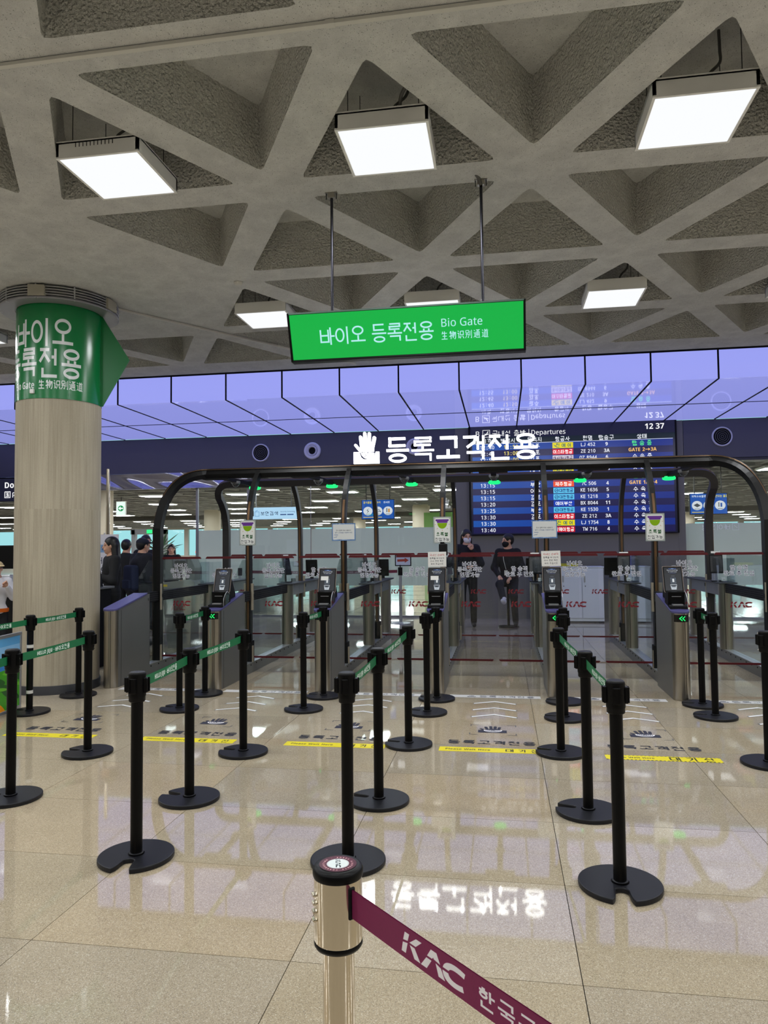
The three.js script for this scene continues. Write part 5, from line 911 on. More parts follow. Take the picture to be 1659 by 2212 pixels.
function bounds(parts, pad = 0.05) { const lo = [9, 9, 9], hi = [-9, -9, -9]; for (const p of parts) for (let k = 0; k < 3; k++) { if (p.length === 2) { lo[k] = min(lo[k], p[0][k] - p[1][k]); hi[k] = max(hi[k], p[0][k] + p[1][k]); } else for (const [q, r] of [[p[0], p[2]], [p[1], p[3]]]) { lo[k] = min(lo[k], q[k] - r); hi[k] = max(hi[k], q[k] + r); } } return [lo.map((v) => v - pad), hi.map((v) => v + pad)]; }
const solid = (parts, k, h, cut) => { const f0 = field(parts, k), f = cut ? (x, y, z) => max(f0(x, y, z), cut(x, y, z)) : f0, [lo, hi] = bounds(parts); return nets(f, lo, hi, h); };
const cloth = (c) => std({ color: c, roughness: 0.85 });
const skinMat = std({ color: 0xc99a80, roughness: 0.55 }), hairMat = std({ color: 0x0d0b0b, roughness: 0.45 });
function person(label, { at, turn = 0, scale = 1, headTurn = 0, nod = 0, arms, legs, hair = 'short', coat = 0x0b0c10, pants = 0x0a0b10, shoes = 0x18181a, mask, cap, padded = 0, collar, extra }) {
  const t = thing('person', label, 'person', at, turn); t.scale.setScalar(scale);
  const hip = legs?.hip ?? 0.92, up = hip - 0.92, sh = 1.39 + up, J = {};
  J.sho = [-1, 1].map((s) => [s * 0.165, sh, 0]);
  J.elb = arms?.elbow ?? [[-0.23, sh - 0.28, -0.02], [0.23, sh - 0.28, -0.02]]; J.wri = arms?.wrist ?? [[-0.24, sh - 0.53, 0.06], [0.24, sh - 0.53, 0.06]];
  J.hip = [-1, 1].map((s) => [s * 0.088, hip - 0.02, 0]); J.kne = legs?.knee ?? [[-0.1, 0.5, 0.03], [0.1, 0.5, 0.03]]; J.ank = legs?.ankle ?? [[-0.105, 0.085, -0.03], [0.105, 0.085, -0.03]];
  const neck = [0, sh + 0.07, -0.005], H = [0, sh + 0.2, 0.02];
  // the body in one surface: limbs and trunk coarse, head and hands fine
  const trunk = [[[0, hip, 0], [0.15, 0.12, 0.1]], [[0, hip + 0.22, 0], [0.125, 0.17, 0.09]], [[0, sh - 0.12, 0], [0.155, 0.17, 0.1]], [[-0.1, sh - 0.01, 0], [0.1, sh - 0.01, 0], 0.065, 0.065], [[0, sh, -0.01], neck, 0.06, 0.052], [neck, [0, sh + 0.14, 0.0], 0.052, 0.05]];
  for (const s of [0, 1]) trunk.push([J.sho[s], J.elb[s], 0.052, 0.04], [J.elb[s], J.wri[s], 0.04, 0.028], [J.hip[s], J.kne[s], 0.078, 0.055], [J.kne[s], J.ank[s], 0.055, 0.038]);
  const body = [solid(trunk, 0.06, 0.014)];
  const ch = cos(headTurn), shn = sin(headTurn), cn = cos(nod), sn = sin(nod), toHead = (p) => { const y1 = p[1] * cn - p[2] * sn, z1 = p[1] * sn + p[2] * cn; return [H[0] + p[0] * ch + z1 * shn, H[1] + y1, H[2] - p[0] * shn + z1 * ch]; };
  const q = new THREE.Matrix4().makeRotationFromEuler(new THREE.Euler(nod, headTurn, 0, 'YXZ')).setPosition(...H);
  const headParts = [[[0, 0.03, -0.012], [0.074, 0.088, 0.092]], [[0, -0.035, 0.018], [0.058, 0.078, 0.068]], [[0, -0.085, 0.048], [0.03, 0.026, 0.03]], [[0, 0.012, 0.084], [0, -0.022, 0.1], 0.009, 0.013], [[-0.028, 0.026, 0.07], [0.028, 0.026, 0.07], 0.012, 0.012], [[-0.074, -0.002, -0.004], [0.012, 0.03, 0.02]], [[0.074, -0.002, -0.004], [0.012, 0.03, 0.02]], [[-0.017, -0.052, 0.08], [0.017, -0.052, 0.08], 0.009, 0.009], [[0, -0.06, 0], [0, -0.13, -0.02], 0.05, 0.05]];
  body.push(solid(headParts, 0.022, 0.006).applyMatrix4(q));
  for (const s of [0, 1]) {                                     // hands: palm, four curled fingers and a thumb
    const W = V(...J.wri[s]), Eb = V(...J.elb[s]), fwd = W.clone().sub(Eb).normalize(), grip = arms?.grip?.[s] ?? 0.5, side = V(...(arms?.palm?.[s] ?? [0, 0, 1])), up2 = side.clone().addScaledVector(fwd, -side.dot(fwd)).normalize(), across = V().crossVectors(fwd, up2).multiplyScalar(s ? -1 : 1), hp = [], pt = (f, a, u) => W.clone().addScaledVector(fwd, f).addScaledVector(across, a).addScaledVector(up2, u).toArray();
    hp.push([pt(0, 0, 0), pt(0.03, 0, 0), 0.026, 0.03], [pt(0.045, -0.022, 0), pt(0.075, -0.026, 0), 0.019, 0.014], [pt(0.045, 0.02, 0), pt(0.08, 0.024, 0), 0.019, 0.014]);
    [-0.031, -0.011, 0.01, 0.03].forEach((a, i) => { const L = [0.026, 0.033, 0.036, 0.032][i], c = grip; hp.push([pt(0.08, a, 0), pt(0.08 + L * cos(c), a, L * sin(c)), 0.0098, 0.009], [pt(0.08 + L * cos(c), a, L * sin(c)), pt(0.08 + L * cos(c) + L * 0.75 * cos(c * 2.2), a, L * sin(c) + L * 0.75 * sin(c * 2.2)), 0.009, 0.0075]); });
    hp.push([pt(0.025, 0.028, 0.004), pt(0.055, 0.052, 0.018), 0.013, 0.011], [pt(0.055, 0.052, 0.018), pt(0.085, 0.048, 0.03), 0.011, 0.009]);
    body.push(solid(hp, 0.01, 0.005));
  }
  obj('body', body.map((g) => g), skinMat, t);
  // clothes
  const pd = padded, tor = [[[0, hip + 0.02, 0], [0.172 + pd, 0.13, 0.122 + pd]], [[0, hip + 0.22, 0], [0.15 + pd, 0.2, 0.115 + pd]], [[0, sh - 0.12, 0], [0.178 + pd, 0.19, 0.125 + pd]], [[-0.125, sh - 0.015, -0.005], [0.125, sh - 0.015, -0.005], 0.075, 0.075], [[0, sh, -0.01], [0, sh + 0.055, -0.012], 0.078, 0.07 + (collar ? 0.012 : 0)]];
  for (const s of [0, 1]) tor.push([J.sho[s], J.elb[s], 0.07 + pd * 0.5, 0.057 + pd * 0.4], [J.elb[s], V(...J.elb[s]).lerp(V(...J.wri[s]), 0.97).toArray(), 0.056 + pd * 0.4, 0.042 + pd * 0.3]);
  obj('coat', solid(tor, 0.045, 0.014), cloth(coat), t);
  const lg = [[[0, hip - 0.02, 0], [0.158, 0.12, 0.112]]]; for (const s of [0, 1]) lg.push([J.hip[s], J.kne[s], 0.092, 0.066], [J.kne[s], V(...J.kne[s]).lerp(V(...J.ank[s]), 0.96).toArray(), 0.064, 0.054]);
  obj('trousers', solid(lg, 0.035, 0.015), cloth(pants), t);
  for (const s of [0, 1]) { const a = J.ank[s], fw = legs?.foot?.[s] ?? [0, -0.02, 0.14], toe = [a[0] + fw[0], a[1] + fw[1] - 0.025, a[2] + fw[2]]; obj('shoe', solid([[[a[0], a[1] - 0.03, a[2] - 0.03], toe, 0.042, 0.034], [[a[0], a[1] - 0.005, a[2]], [a[0], a[1] + 0.02, a[2] - 0.005], 0.045, 0.047]], 0.02, 0.01), typeof shoes === 'number' ? cloth(shoes) : shoes[s], t); }
  // hair, face
  const faceCut = (x, y, z) => { const d = ell(x, y, z, [0, -0.045, 0.09], [0.075, 0.112, 0.085]); return -d; };
  const hp = [[[0, 0.045, -0.018], [0.086, 0.094, 0.102]]];
  if (hair === 'long' || hair === 'bob') { const L = hair === 'bob' ? -0.14 : -0.24; hp.push([[-0.064, 0.02, -0.035], [-0.085, L, -0.045], 0.03, 0.03], [[0.064, 0.02, -0.035], [0.085, L, -0.045], 0.03, 0.03], [[0, 0.0, -0.07], [0, L - 0.02, -0.075], 0.06, 0.065], [[-0.05, 0.0, -0.05], [-0.06, L, -0.06], 0.045, 0.045], [[0.05, 0.0, -0.05], [0.06, L, -0.06], 0.045, 0.045]); } else hp.push([[0, -0.0, -0.06], [0.07, 0.07, 0.05]]);
  obj('hair', solid(hp, 0.03, 0.008, faceCut).applyMatrix4(q), hairMat, t);
  for (const s of [-1, 1]) { const e = obj('eye', new THREE.SphereGeometry(0.009, 10, 8).scale(1.3, 0.6, 0.6).translate(s * 0.03, 0.01, 0.0775), std({ color: 0x17100e, roughness: 0.3 }), t); e.applyMatrix4(q); const b = obj('brow', new THREE.CapsuleGeometry(0.0035, 0.026, 3, 6).rotateZ(PI / 2 + s * 0.1).translate(s * 0.03, 0.032, 0.083), hairMat, t); b.applyMatrix4(q); }
  if (mask) { const m = obj('face_mask', solid([[[0, -0.045, 0.03], [0.066, 0.062, 0.07]], [[0, -0.03, 0.085], [0, -0.06, 0.088], 0.02, 0.018], [[0, -0.08, 0.045], [0.046, 0.03, 0.045]]], 0.02, 0.006, (x, y, z) => max(0.005 - z, y + 0.004)), std({ color: mask, roughness: 0.8 }), t); m.applyMatrix4(q); } else { const l = obj('lips', new THREE.SphereGeometry(0.014, 10, 8).scale(1.3, 0.55, 0.6).translate(0, -0.053, 0.086), std({ color: 0x8a2c2c, roughness: 0.4 }), t); l.applyMatrix4(q); }
  if (cap) { const c = obj('cap', [solid([[[0, 0.06, -0.012], [0.094, 0.072, 0.108]]], 0.01, 0.008, (x, y, z) => 0.04 - y + z * 0.1), extrude(roundedRect(0.15, 0.09, 0.04), 0.008, 0.002).rotateX(-PI / 2 + 0.2).translate(0, 0.05, 0.115)], cloth(cap), t); c.applyMatrix4(q); }
  if (extra) extra(t, { J, H, q, sh, hip });
  return t;
}
person('woman in a black jacket with dark shoulder-length hair, standing at the counter beside the column', { at: [-5.45, 0, -9.6], turn: -0.78, scale: 1.0, headTurn: -0.15, hair: 'bob', arms: { elbow: [[-0.24, 1.12, 0.02], [0.27, 1.1, 0.06]], wrist: [[-0.16, 1.05, 0.25], [0.1, 1.2, 0.27]], grip: [0.6, 0.9], palm: [[1, 0.2, 0], [-0.7, 0.3, 0.4]] },
  extra: (t, { sh }) => { obj('badge', cy(0.013, 0.004, 0, 0, 0, 0.013, 16).rotateX(PI / 2).translate(-0.07, sh - 0.2, 0.125), M.white, t); obj('pocket_trim', bx(0.07, 0.008, 0.004, 0.09, sh - 0.24, 0.12), M.alu, t); } });
person('person in a navy padded coat and flat cap seen from behind, carrying a backpack', { at: [-5.72, 0, -11], turn: PI - 0.5, scale: 1.0, cap: 0x161a2c, coat: 0x0b0e1c, pants: 0x111218, padded: 0.05, extra: (t, { sh }) => { obj('backpack', [rb(0.28, 0.4, 0.14, 0.05, 0, sh - 0.3, -0.2, 3), rb(0.2, 0.14, 0.05, 0.02, 0, sh - 0.4, -0.28, 3)], cloth(0x1a2440), t); } });
person('black-haired man in a dark jacket looking right, near the glass exit door', { at: [-6.69, 0, -13], turn: 1.0, scale: 1.05, coat: 0x0c0d10 });
person('dark-haired man standing just behind the person in the flat cap', { at: [-6.76, 0, -12.4], turn: PI, scale: 1.0, coat: 0x101118 });
person('woman with long black hair and black coat at the back of the left passage', { at: [-7.83, 0, -16.5], turn: 0.35, scale: 0.96, hair: 'long', coat: 0x0c0c10 });
person('woman with a white face mask touching her chin in front of the board wall', { at: [-0.66, 0, -14.0], turn: 0.1, scale: 1.075, headTurn: 0.22, nod: 0.12, hair: 'long', mask: 0xe4e4ee, coat: 0x0c0e18, arms: { elbow: [[-0.23, 1.1, 0.06], [0.24, 1.12, 0.06]], wrist: [[-0.02, 1.06, 0.2], [0.09, 1.36, 0.17]], grip: [0.7, 1.0], palm: [[0, 1, 0], [-0.3, 0, -1]] },
  extra: (t, { sh, q }) => { obj('lanyard_card', bx(0.055, 0.09, 0.004, 0.02, sh - 0.38, 0.14), M.offWhite, t); obj('glasses', [new THREE.TorusGeometry(0.02, 0.0011, 6, 20).translate(-0.03, 0, 0), new THREE.TorusGeometry(0.02, 0.0011, 6, 20).translate(0.03, 0, 0), bx(0.02, 0.002, 0.002)].map((g) => g.translate(0, 0.01, 0.094).applyMatrix4(q)), M.black, t); } });
person('man in black with a black face mask sitting on a tall stool', { at: [0.11, 0, -14.0], turn: -0.15, scale: 1.06, headTurn: -0.95, mask: 0x0b0b0c, coat: 0x09090b, pants: 0x0b0d16, shoes: [std({ color: 0xd8d6dc, roughness: 0.7 }), cloth(0x121214)], legs: { hip: 0.86, knee: [[-0.1, 0.78, 0.38], [0.13, 0.56, 0.3]], ankle: [[0.0, 0.52, 0.6], [0.15, 0.14, 0.26]], foot: [[0, 0.03, 0.13], [0.02, -0.03, 0.13]] }, arms: { elbow: [[-0.24, 1.06, 0.06], [0.25, 1.06, 0.02]], wrist: [[-0.13, 0.92, 0.24], [0.08, 0.89, 0.22]], grip: [0.5, 0.6], palm: [[0, -1, 0.2], [0, -1, 0.2]] },
  extra: (t, { sh }) => { obj('lanyard', [tube([[-0.07, sh + 0.03, 0.06], [-0.06, sh - 0.12, 0.135], [-0.02, sh - 0.3, 0.135]], 0.005, 12, 5), bx(0.06, 0.09, 0.004, -0.02, sh - 0.36, 0.138)], M.offWhite, t); } });
{ const t = thing('bar_stool', 'tall black stool under the seated man in the black mask', 'stool', [0.1, 0, -14.02]); obj('seat', cy(0.17, 0.05, 0, 0.79, 0, 0.17, 28), M.blackMatt, t); obj('column', cy(0.025, 0.74, 0, 0.4, 0, 0.025, 16), M.black, t); obj('base', cy(0.2, 0.025, 0, 0.0135, 0, 0.19, 32), M.black, t); }
person('person in a beige hat and white top with an orange band at the left edge', { at: [-6.5, 0, -8.6], turn: 0.9, scale: 0.82, cap: 0xb8a47c, coat: 0xdcdce2, pants: 0x15151a, arms: { elbow: [[-0.24, 1.14, 0.06], [0.24, 1.14, 0.06]], wrist: [[-0.1, 1.3, 0.2], [0.1, 1.32, 0.2]] }, extra: (t, { hip }) => { obj('orange_band', lathe([[0.185, -0.03], [0.19, 0], [0.185, 0.03]], 32).scale(1, 1, 0.78).translate(0, hip + 0.02, 0), cloth(0xd8640e), t); } });

// ---------------------------------------------------------------- furniture and signs beyond the gates
{ const t = thing('desk', 'dark counter with a white sloping edge beside the woman in black', 'counter', [-5.66, 0, -8.95]);
  obj('front', bx(0.86, 1.02, 0.5, 0, 0.51, 0), M.blackMatt, t); obj('top', rb(0.92, 0.03, 0.58, 0.008, 0, 1.035, 0), M.grey, t); }
{ const t = thing('tent_sign', 'black folding tent sign with white edges on the counter by the woman', 'sign', [-5.27, 1.055, -8.92]);
  obj('panel', extrude([[-0.15, 0], [0.12, 0], [0.005, 0.62], [-0.02, 0.62]], 0.12), M.blackMatt, t); obj('edge', [rodBetween([-0.15, 0.006, 0.126], [-0.01, 0.63, 0.126], 0.009), rodBetween([0.12, 0.006, 0.126], [0.0, 0.63, 0.126], 0.009), rodBetween([-0.15, 0.006, 0.126], [0.12, 0.006, 0.126], 0.007)], M.white, t); t.scale.setScalar(0.72); }
{ const tex = canvasTex(256, 512, (c, w, h) => { fill(c, '#c6c4ce', 0, 0, w, h); c.fillStyle = '#6d8fb8'; c.beginPath(); c.roundRect(20, 70, 190, 54, 26); c.fill(); write(c, '을 위한', 190, 98, 38, { color: '#2c4468', align: 'right', w: 0.12 }); write(c, '배터리', 180, 180, 50, { color: '#30323e', align: 'right', w: 0.14 }); write(c, '안내', 210, 250, 50, { color: '#30323e', align: 'right', w: 0.14 }); });
  const t = thing('banner_stand', 'pale standing banner with dark Korean lettering behind the woman at the column', 'banner', [-6.1, 0, -10.5]); obj('sheet', [plane(0.5, 1.15, 0, 1.2, 0.004), bx(0.5, 1.15, 0.004, 0, 1.2, 0)], printed(tex), t); obj('pole', cy(0.012, 1.8, 0, 0.9, -0.02, 0.012, 12), M.alu, t); obj('foot', bx(0.5, 0.03, 0.22, 0, 0.016, 0), M.alu, t); }
{ const t = thing('chrome_post', 'slim chrome barrier post beside the standing banner', 'post', [-6.55, 0, -11.4]); obj('tube', cy(0.03, 2.9, 0, 1.45, 0, 0.03, 20), M.chrome, t); obj('flange', cy(0.06, 0.02, 0, 0.011, 0, 0.06, 24), M.chrome, t); }
{ // grey podium with a sloping top
  const t = thing('podium', 'tapering grey staff podium seen through the leftmost glass door', 'podium', [-4.98, 0, -10.9]);
  obj('body', extrude([[-0.17, 0], [0.19, 0], [0.22, 0.92], [-0.28, 0.92]], 0.3, 0.004).translate(0, 0, -0.15), std({ color: 0x6a6b69, roughness: 0.55 }), t); obj('desk', extrude([[-0.36, 0.92], [0.27, 0.92], [0.27, 1.02], [0.2, 1.06], [-0.36, 1.0]], 0.36, 0.006).translate(0, 0, -0.18), std({ color: 0x7d7e7c, roughness: 0.5 }), t); obj('machine', extrude([[-0.24, 1.06], [0.24, 1.06], [0.24, 1.24], [0.18, 1.38], [-0.24, 1.38]], 0.26, 0.008).translate(0, 0, -0.16), std({ color: 0x4d4f50, roughness: 0.5 }), t);
  obj('logo', plane(0.252, 0.084, -0.0, 0.62, 0.158), matKac, t); obj('yellow_label', bx(0.16, 0.035, 0.003, -0.25, 0.97, 0.187), std({ color: 0xd8b81c, roughness: 0.5 }), t); }
{ const t = thing('arrow_cutout', 'small white upright arrow on the podium behind the leftmost door', 'sign', [-4.9, 1.058, -10.76]); obj('shape', extrude([[-0.012, 0], [0.03, 0], [0.03, 0.05], [0.05, 0.06], [0.012, 0.19], [0.0, 0.19], [-0.03, 0.08], [-0.012, 0.06]], 0.008), M.white, t); }
{ // shell chair
  const t = thing('chair', 'grey shell chair with thin legs seen through the left glass doors', 'chair', [-5.2, 0, -12.1], 0.5); obj('seat', solid([[[0, 0.46, 0], [0.22, 0.03, 0.21]], [[0, 0.68, -0.2], [0.2, 0.17, 0.03]], [[-0.12, 0.48, -0.17], [0.12, 0.48, -0.17], 0.04, 0.04]], 0.08, 0.012), std({ color: 0x4a4d55, roughness: 0.6 }), t); for (const [x, z] of [[-0.17, 0.16], [0.17, 0.16], [-0.17, -0.16], [0.17, -0.16]]) obj('leg', rodBetween([x * 0.7, 0.44, z * 0.7], [x * 1.15, 0.0, z * 1.15], 0.009), M.alu, t); }
// white metal cabinets by the board wall
function cabinet(x0, x1, label) {
  const t = thing('cabinet', label, 'cabinet', [(x0 + x1) / 2, 0, -14.9]), w = x1 - x0, paint = std({ color: 0xd6dce4, roughness: 0.45 });
  obj('case', [bx(w, 1.05, 0.42, 0, 0.555, -0.23)], paint, t); obj('plinth', bx(w - 0.02, 0.06, 0.4, 0, 0.032, -0.23), M.darkGrey, t); obj('top', rb(w + 0.02, 0.025, 0.45, 0.004, 0, 1.093, -0.23), paint, t);
  const n = max(1, Math.round(w / 0.42)); for (let i = 0; i < n; i++) { const d = obj('door', rb(w / n - 0.012, 0.96, 0.018, 0.003, -w / 2 + (i + 0.5) * w / n, 0.57, -0.008), paint, t); obj('handle', rb(0.03, 0.13, 0.008, 0.003, -w / 2 + i * w / n + 0.05, 0.86, 0.004), M.alu, d); obj('lock', cy(0.01, 0.006, 0, 0, 0, 0.01, 12).rotateX(PI / 2).translate(-w / 2 + i * w / n + 0.06, 0.72, 0.004), M.darkGrey, d); }
  return t;
}
cabinet(0.72, 1.965, 'white metal cabinet with three doors in front of the grey board wall'); cabinet(2.3, 2.84, 'narrow white metal cabinet right of the larger one, behind the glass door');
{ const t = thing('yellow_box', 'flat yellow tray lying on the larger white cabinet', 'tray', [1.32, 1.107, -15.1]); obj('tray', [bx(0.34, 0.006, 0.2, 0, 0.006, 0), bx(0.34, 0.05, 0.006, 0, 0.03, 0.1), bx(0.34, 0.05, 0.006, 0, 0.03, -0.1), bx(0.006, 0.05, 0.2, 0.17, 0.03, 0), bx(0.006, 0.05, 0.2, -0.17, 0.03, 0)], std({ color: 0xb8b020, roughness: 0.6 }), t); }
{ const t = thing('spray_bottle', 'small lavender bottle on the narrow white cabinet', 'bottle', [2.55, 1.107, -15.1]); obj('bottle', lathe([[0, 0], [0.045, 0], [0.05, 0.02], [0.05, 0.18], [0.03, 0.22], [0.018, 0.24], [0, 0.24]], 24), std({ color: 0x7c7ca4, roughness: 0.4 }), t); obj('cap', cy(0.02, 0.05, 0, 0.265, 0, 0.018, 20), M.grey, t); }
{ // arrow stand and red queue belt behind the rear doors
  const t = thing('arrow_stand', 'steel post with a framed red arrow pointing right, behind the gates', 'sign stand', [-2.03, 0, -14.6]); obj('pole', cy(0.03, 0.98, 0, 0.49, 0, 0.03, 20), M.alu, t); obj('base', lathe([[0, 0.03], [0.05, 0.03], [0.2, 0.008], [0.2, 0], [0, 0]], 36), M.alu, t); obj('head', cy(0.045, 0.16, 0, 1.04, 0, 0.045, 24), M.black, t);
  const tex = canvasTex(256, 192, (c, w, h) => { fill(c, '#cfd2e2', 0, 0, w, h); c.fillStyle = '#b2412c'; c.beginPath(); c.moveTo(24, 76); c.lineTo(158, 70); c.lineTo(156, 44); c.lineTo(232, 94); c.lineTo(158, 144); c.lineTo(158, 118); c.lineTo(24, 124); c.fill(); });
  obj('sign_frame', [bx(0.33, 0.23, 0.015, 0.06, 1.26, -0.006)], M.black, t); obj('print', plane(0.29, 0.19, 0.06, 1.26, 0.003), printed(tex), t); obj('neck', cy(0.012, 0.08, 0, 1.13, 0, 0.012, 10), M.black, t);
  const rt = canvasTex(512, 32, (c, w, h) => { fill(c, '#6a1030', 0, 0, w, h); write(c, '한국공항공사', 60, 17, 20, { color: '#d8c8cc' }); write(c, '한국공항공사', 330, 17, 20, { color: '#d8c8cc' }); });
  strip([-5.4, -14.75], [-2.03, -14.6], 1.04, 0.06, std({ map: rt, roughness: 0.6 }), 'red_belt', 'thin dark red queue belt behind the gates, ending at the red arrow stand', 'belt', undefined, 0.02, 0.06); }
{ const t = thing('steel_post', 'steel belt post at the left end of the far red belt, behind the gates', 'stanchion', [-5.46, 0, -14.75]); obj('pole', cy(0.03, 1.0, 0, 0.5, 0, 0.03, 20), M.alu, t); obj('base', lathe([[0, 0.03], [0.05, 0.03], [0.2, 0.008], [0.2, 0], [0, 0]], 36), M.alu, t); obj('head', cy(0.045, 0.16, 0, 1.04, 0, 0.045, 24), M.black, t); }
// lit signs and screens in the far hall
const secTex = canvasTex(768, 180, (c, w, h) => { fill(c, '#b6dcfa', 0, 0, w, h); c.fillStyle = '#101828'; c.fillRect(74, 52, 26, 80); c.strokeStyle = '#3c7cc0'; c.lineWidth = 5; c.strokeRect(118, 66, 62, 66); c.beginPath(); c.moveTo(132, 66); c.lineTo(132, 48); c.lineTo(160, 44); c.stroke(); write(c, '보안검색', 200, 92, 64, { color: '#16305c', w: 0.1 }); c.fillStyle = '#2a4a80'; c.font = '26px sans-serif'; c.fillText('Security Screening', 490, 68); fill(c, '#3a5a90', 490, 104, 88, 18); fill(c, '#3a5a90', 592, 104, 92, 18); });
{ const t = thing('security_sign', 'pale blue lit sign reading security screening, hung behind the glass', 'sign', [-6.1, 2.47, -19]); obj('box', bx(1.5, 0.34, 0.12, 0, 0, -0.066), M.darkGrey, t); obj('light_face', plane(1.47, 0.32, 0, 0, -0.004), lit(secTex, 1.0), t); for (const s of [-0.5, 0.5]) obj('rod', cy(0.012, HY - 2.6, s, (HY - 2.6) / 2 + 0.17, -0.066, 0.012, 10), M.darkGrey, t); }
const posterTex = (kind) => canvasTex(512, 320, (c, w, h) => {
  fill(c, '#1858b8', 0, 0, w, h); write(c, kind ? '위탁수하물로 보내면' : '음식물을 반입하지', 24, 40, 38, { color: kind ? '#e8f0ff' : '#f0d850', w: 0.13, sx: 0.85 }); write(c, kind ? '안되는 물품' : '마세요', 350, 40, 38, { color: kind ? '#f0e060' : '#e8f0ff', w: 0.13, sx: 0.85 });
  [95, 256, 417].forEach((x, i) => { c.fillStyle = '#e8ecf4'; c.beginPath(); c.arc(x, 186, 74, 0, 7); c.fill(); c.fillStyle = c.strokeStyle = kind ? '#4a5058' : '#22304a'; c.lineWidth = 8;
    if (kind && i === 0) { c.beginPath(); c.moveTo(x - 50, 180); c.lineTo(x, 150); c.lineTo(x + 50, 186); c.lineTo(x, 214); c.fill(); } else if (i === 2) { c.fillRect(x - 24, 140, 12, 70); c.fillStyle = kind ? '#1c58b0' : '#d8902c'; c.fillRect(x + 4, 150, 24, 62); } else if (!kind && i === 0) { c.beginPath(); c.moveTo(x + 20, 138); c.lineTo(x - 8, 172); c.lineTo(x + 16, 190); c.lineTo(x - 18, 226); c.lineTo(x + 2, 190); c.lineTo(x - 20, 172); c.fill(); } else { c.beginPath(); c.moveTo(x - 40, 200); c.lineTo(x - 24, 172); c.lineTo(x + 24, 168); c.lineTo(x + 42, 200); c.closePath(); c.stroke(); }
    fill(c, '#566', x - 36, 236, 72, 8); });
  fill(c, '#e8d070', 20, 286, 300, 12);
});
for (const [x, y, z, k, label] of [[-3.05, 2.47, -18, 0, 'blue information screen with three round pictures, left of the departure board'], [4.78, 2.46, -18, 1, 'blue information screen with three round pictures, right of the departure board']]) { const t = thing('info_screen', label, 'screen', [x, y, z]); obj('case', rb(0.84, 0.5, 0.06, 0.008, 0, 0, -0.034), M.black, t); obj('screen', plane(0.81, 0.47, 0, 0, 0), lit(posterTex(k), 0.85), t); for (const s of [-0.3, 0.3]) obj('rod', cy(0.012, HY - y - 0.25, s, (HY - y - 0.25) / 2 + 0.25, -0.034, 0.012, 10), M.darkGrey, t); }
{ const tex = canvasTex(512, 128, (c, w, h) => { fill(c, '#14162a', 0, 0, w, h); write(c, '출발', 214, 64, 100, { color: '#fff', align: 'right', w: 0.13 }); c.fillStyle = '#fff'; c.font = 'bold 46px sans-serif'; c.textBaseline = 'middle'; c.fillText('Domestic', 236, 38); write(c, '国内出发', 236, 92, 44, { color: '#fff', w: 0.1 }); });
  const t = thing('domestic_sign', 'dark lit sign reading domestic, half hidden behind the concrete column', 'sign', [-11.35, 2.95, -15.35]); obj('box', bx(2.3, 0.56, 0.14, 0, 0, -0.074), M.black, t); obj('light_face', plane(2.24, 0.52, 0, 0, 0), lit(tex, 1.0), t); }
{ const tex = canvasTex(128, 192, (c, w, h) => { fill(c, '#dff4ea', 0, 0, w, h); c.fillStyle = '#0c8a4c'; c.beginPath(); c.arc(64, 96, 42, 0, 7); c.fill(); c.fillStyle = '#dff4ea'; c.beginPath(); c.moveTo(26, 96); c.lineTo(62, 66); c.lineTo(62, 86); c.lineTo(98, 86); c.lineTo(98, 106); c.lineTo(62, 106); c.lineTo(62, 126); c.fill(); });
  const t = thing('exit_sign', 'small green and white exit light hanging in the left passage', 'sign', [-13.3, 2.98, -24]); obj('box', bx(0.36, 0.5, 0.06, 0, 0, -0.032), M.lampBody, t); obj('light_face', plane(0.33, 0.47, 0, 0, 0), lit(tex, 1.1), t); obj('rod', cy(0.014, 0.3, 0, 0.38, -0.03, 0.014, 10), M.darkGrey, t); }
{ // glass exit door far away, with a green lamp
  const t = thing('door_1', 'distant glass exit door with a small green lamp above it', 'door', [-19.6, 0, -38.5]); delete t.userData.category; t.userData.kind = 'structure'; obj('frame', [bx(0.2, 2.6, 0.3, -0.9, 1.3, 0), bx(0.3, 2.6, 0.3, 0.9, 1.3, 0), bx(2.1, 0.3, 0.3, 0, 2.5, 0)], M.grey, t); obj('leaf', bx(1.5, 2.3, 0.03, 0, 1.15, -0.1), M.tint, t); obj('green_lamp', bx(0.3, 0.2, 0.05, 0.1, 2.5, 0.18), M.greenLamp, t); }
{ // indoor palm
  const t = thing('potted_palm', 'leafy indoor palm in front of the far windows of the left passage', 'plant', [-16.2, 0, -33]); obj('pot', lathe([[0, 0], [0.3, 0], [0.38, 0.6], [0.34, 0.6], [0, 0.55]], 28), M.darkGrey, t); obj('stem', cy(0.05, 0.9, 0, 0.95, 0, 0.04, 10), std({ color: 0x4a3a26, roughness: 0.9 }), t);
  const leaf = std({ color: 0x1d3a22, roughness: 0.6, side: THREE.DoubleSide });
  for (let i = 0; i < 34; i++) { const s = new THREE.Shape(), L = 0.6 + rnd() * 0.6; s.moveTo(0, 0); s.quadraticCurveTo(L * 0.5, 0.07, L, 0); s.quadraticCurveTo(L * 0.5, -0.07, 0, 0); const m = obj('leaf', new THREE.ShapeGeometry(s, 6), leaf, t); m.position.set(0, 1.1 + rnd() * 0.5, 0); m.rotation.set(rnd() * 6, rnd() * 6.28, 0.2 + rnd() * 0.9, 'YZX'); } }
{ const t = thing('green_wall', 'bright green wall panel in the far hall beside the board wall', 'wall panel', [-2.2, 0, -30]); delete t.userData.category; t.userData.kind = 'structure'; obj('panel', bx(1.9, 2.9, 0.2, 0, 1.46, 0), std({ color: 0x567f34, roughness: 0.6 }), t); }
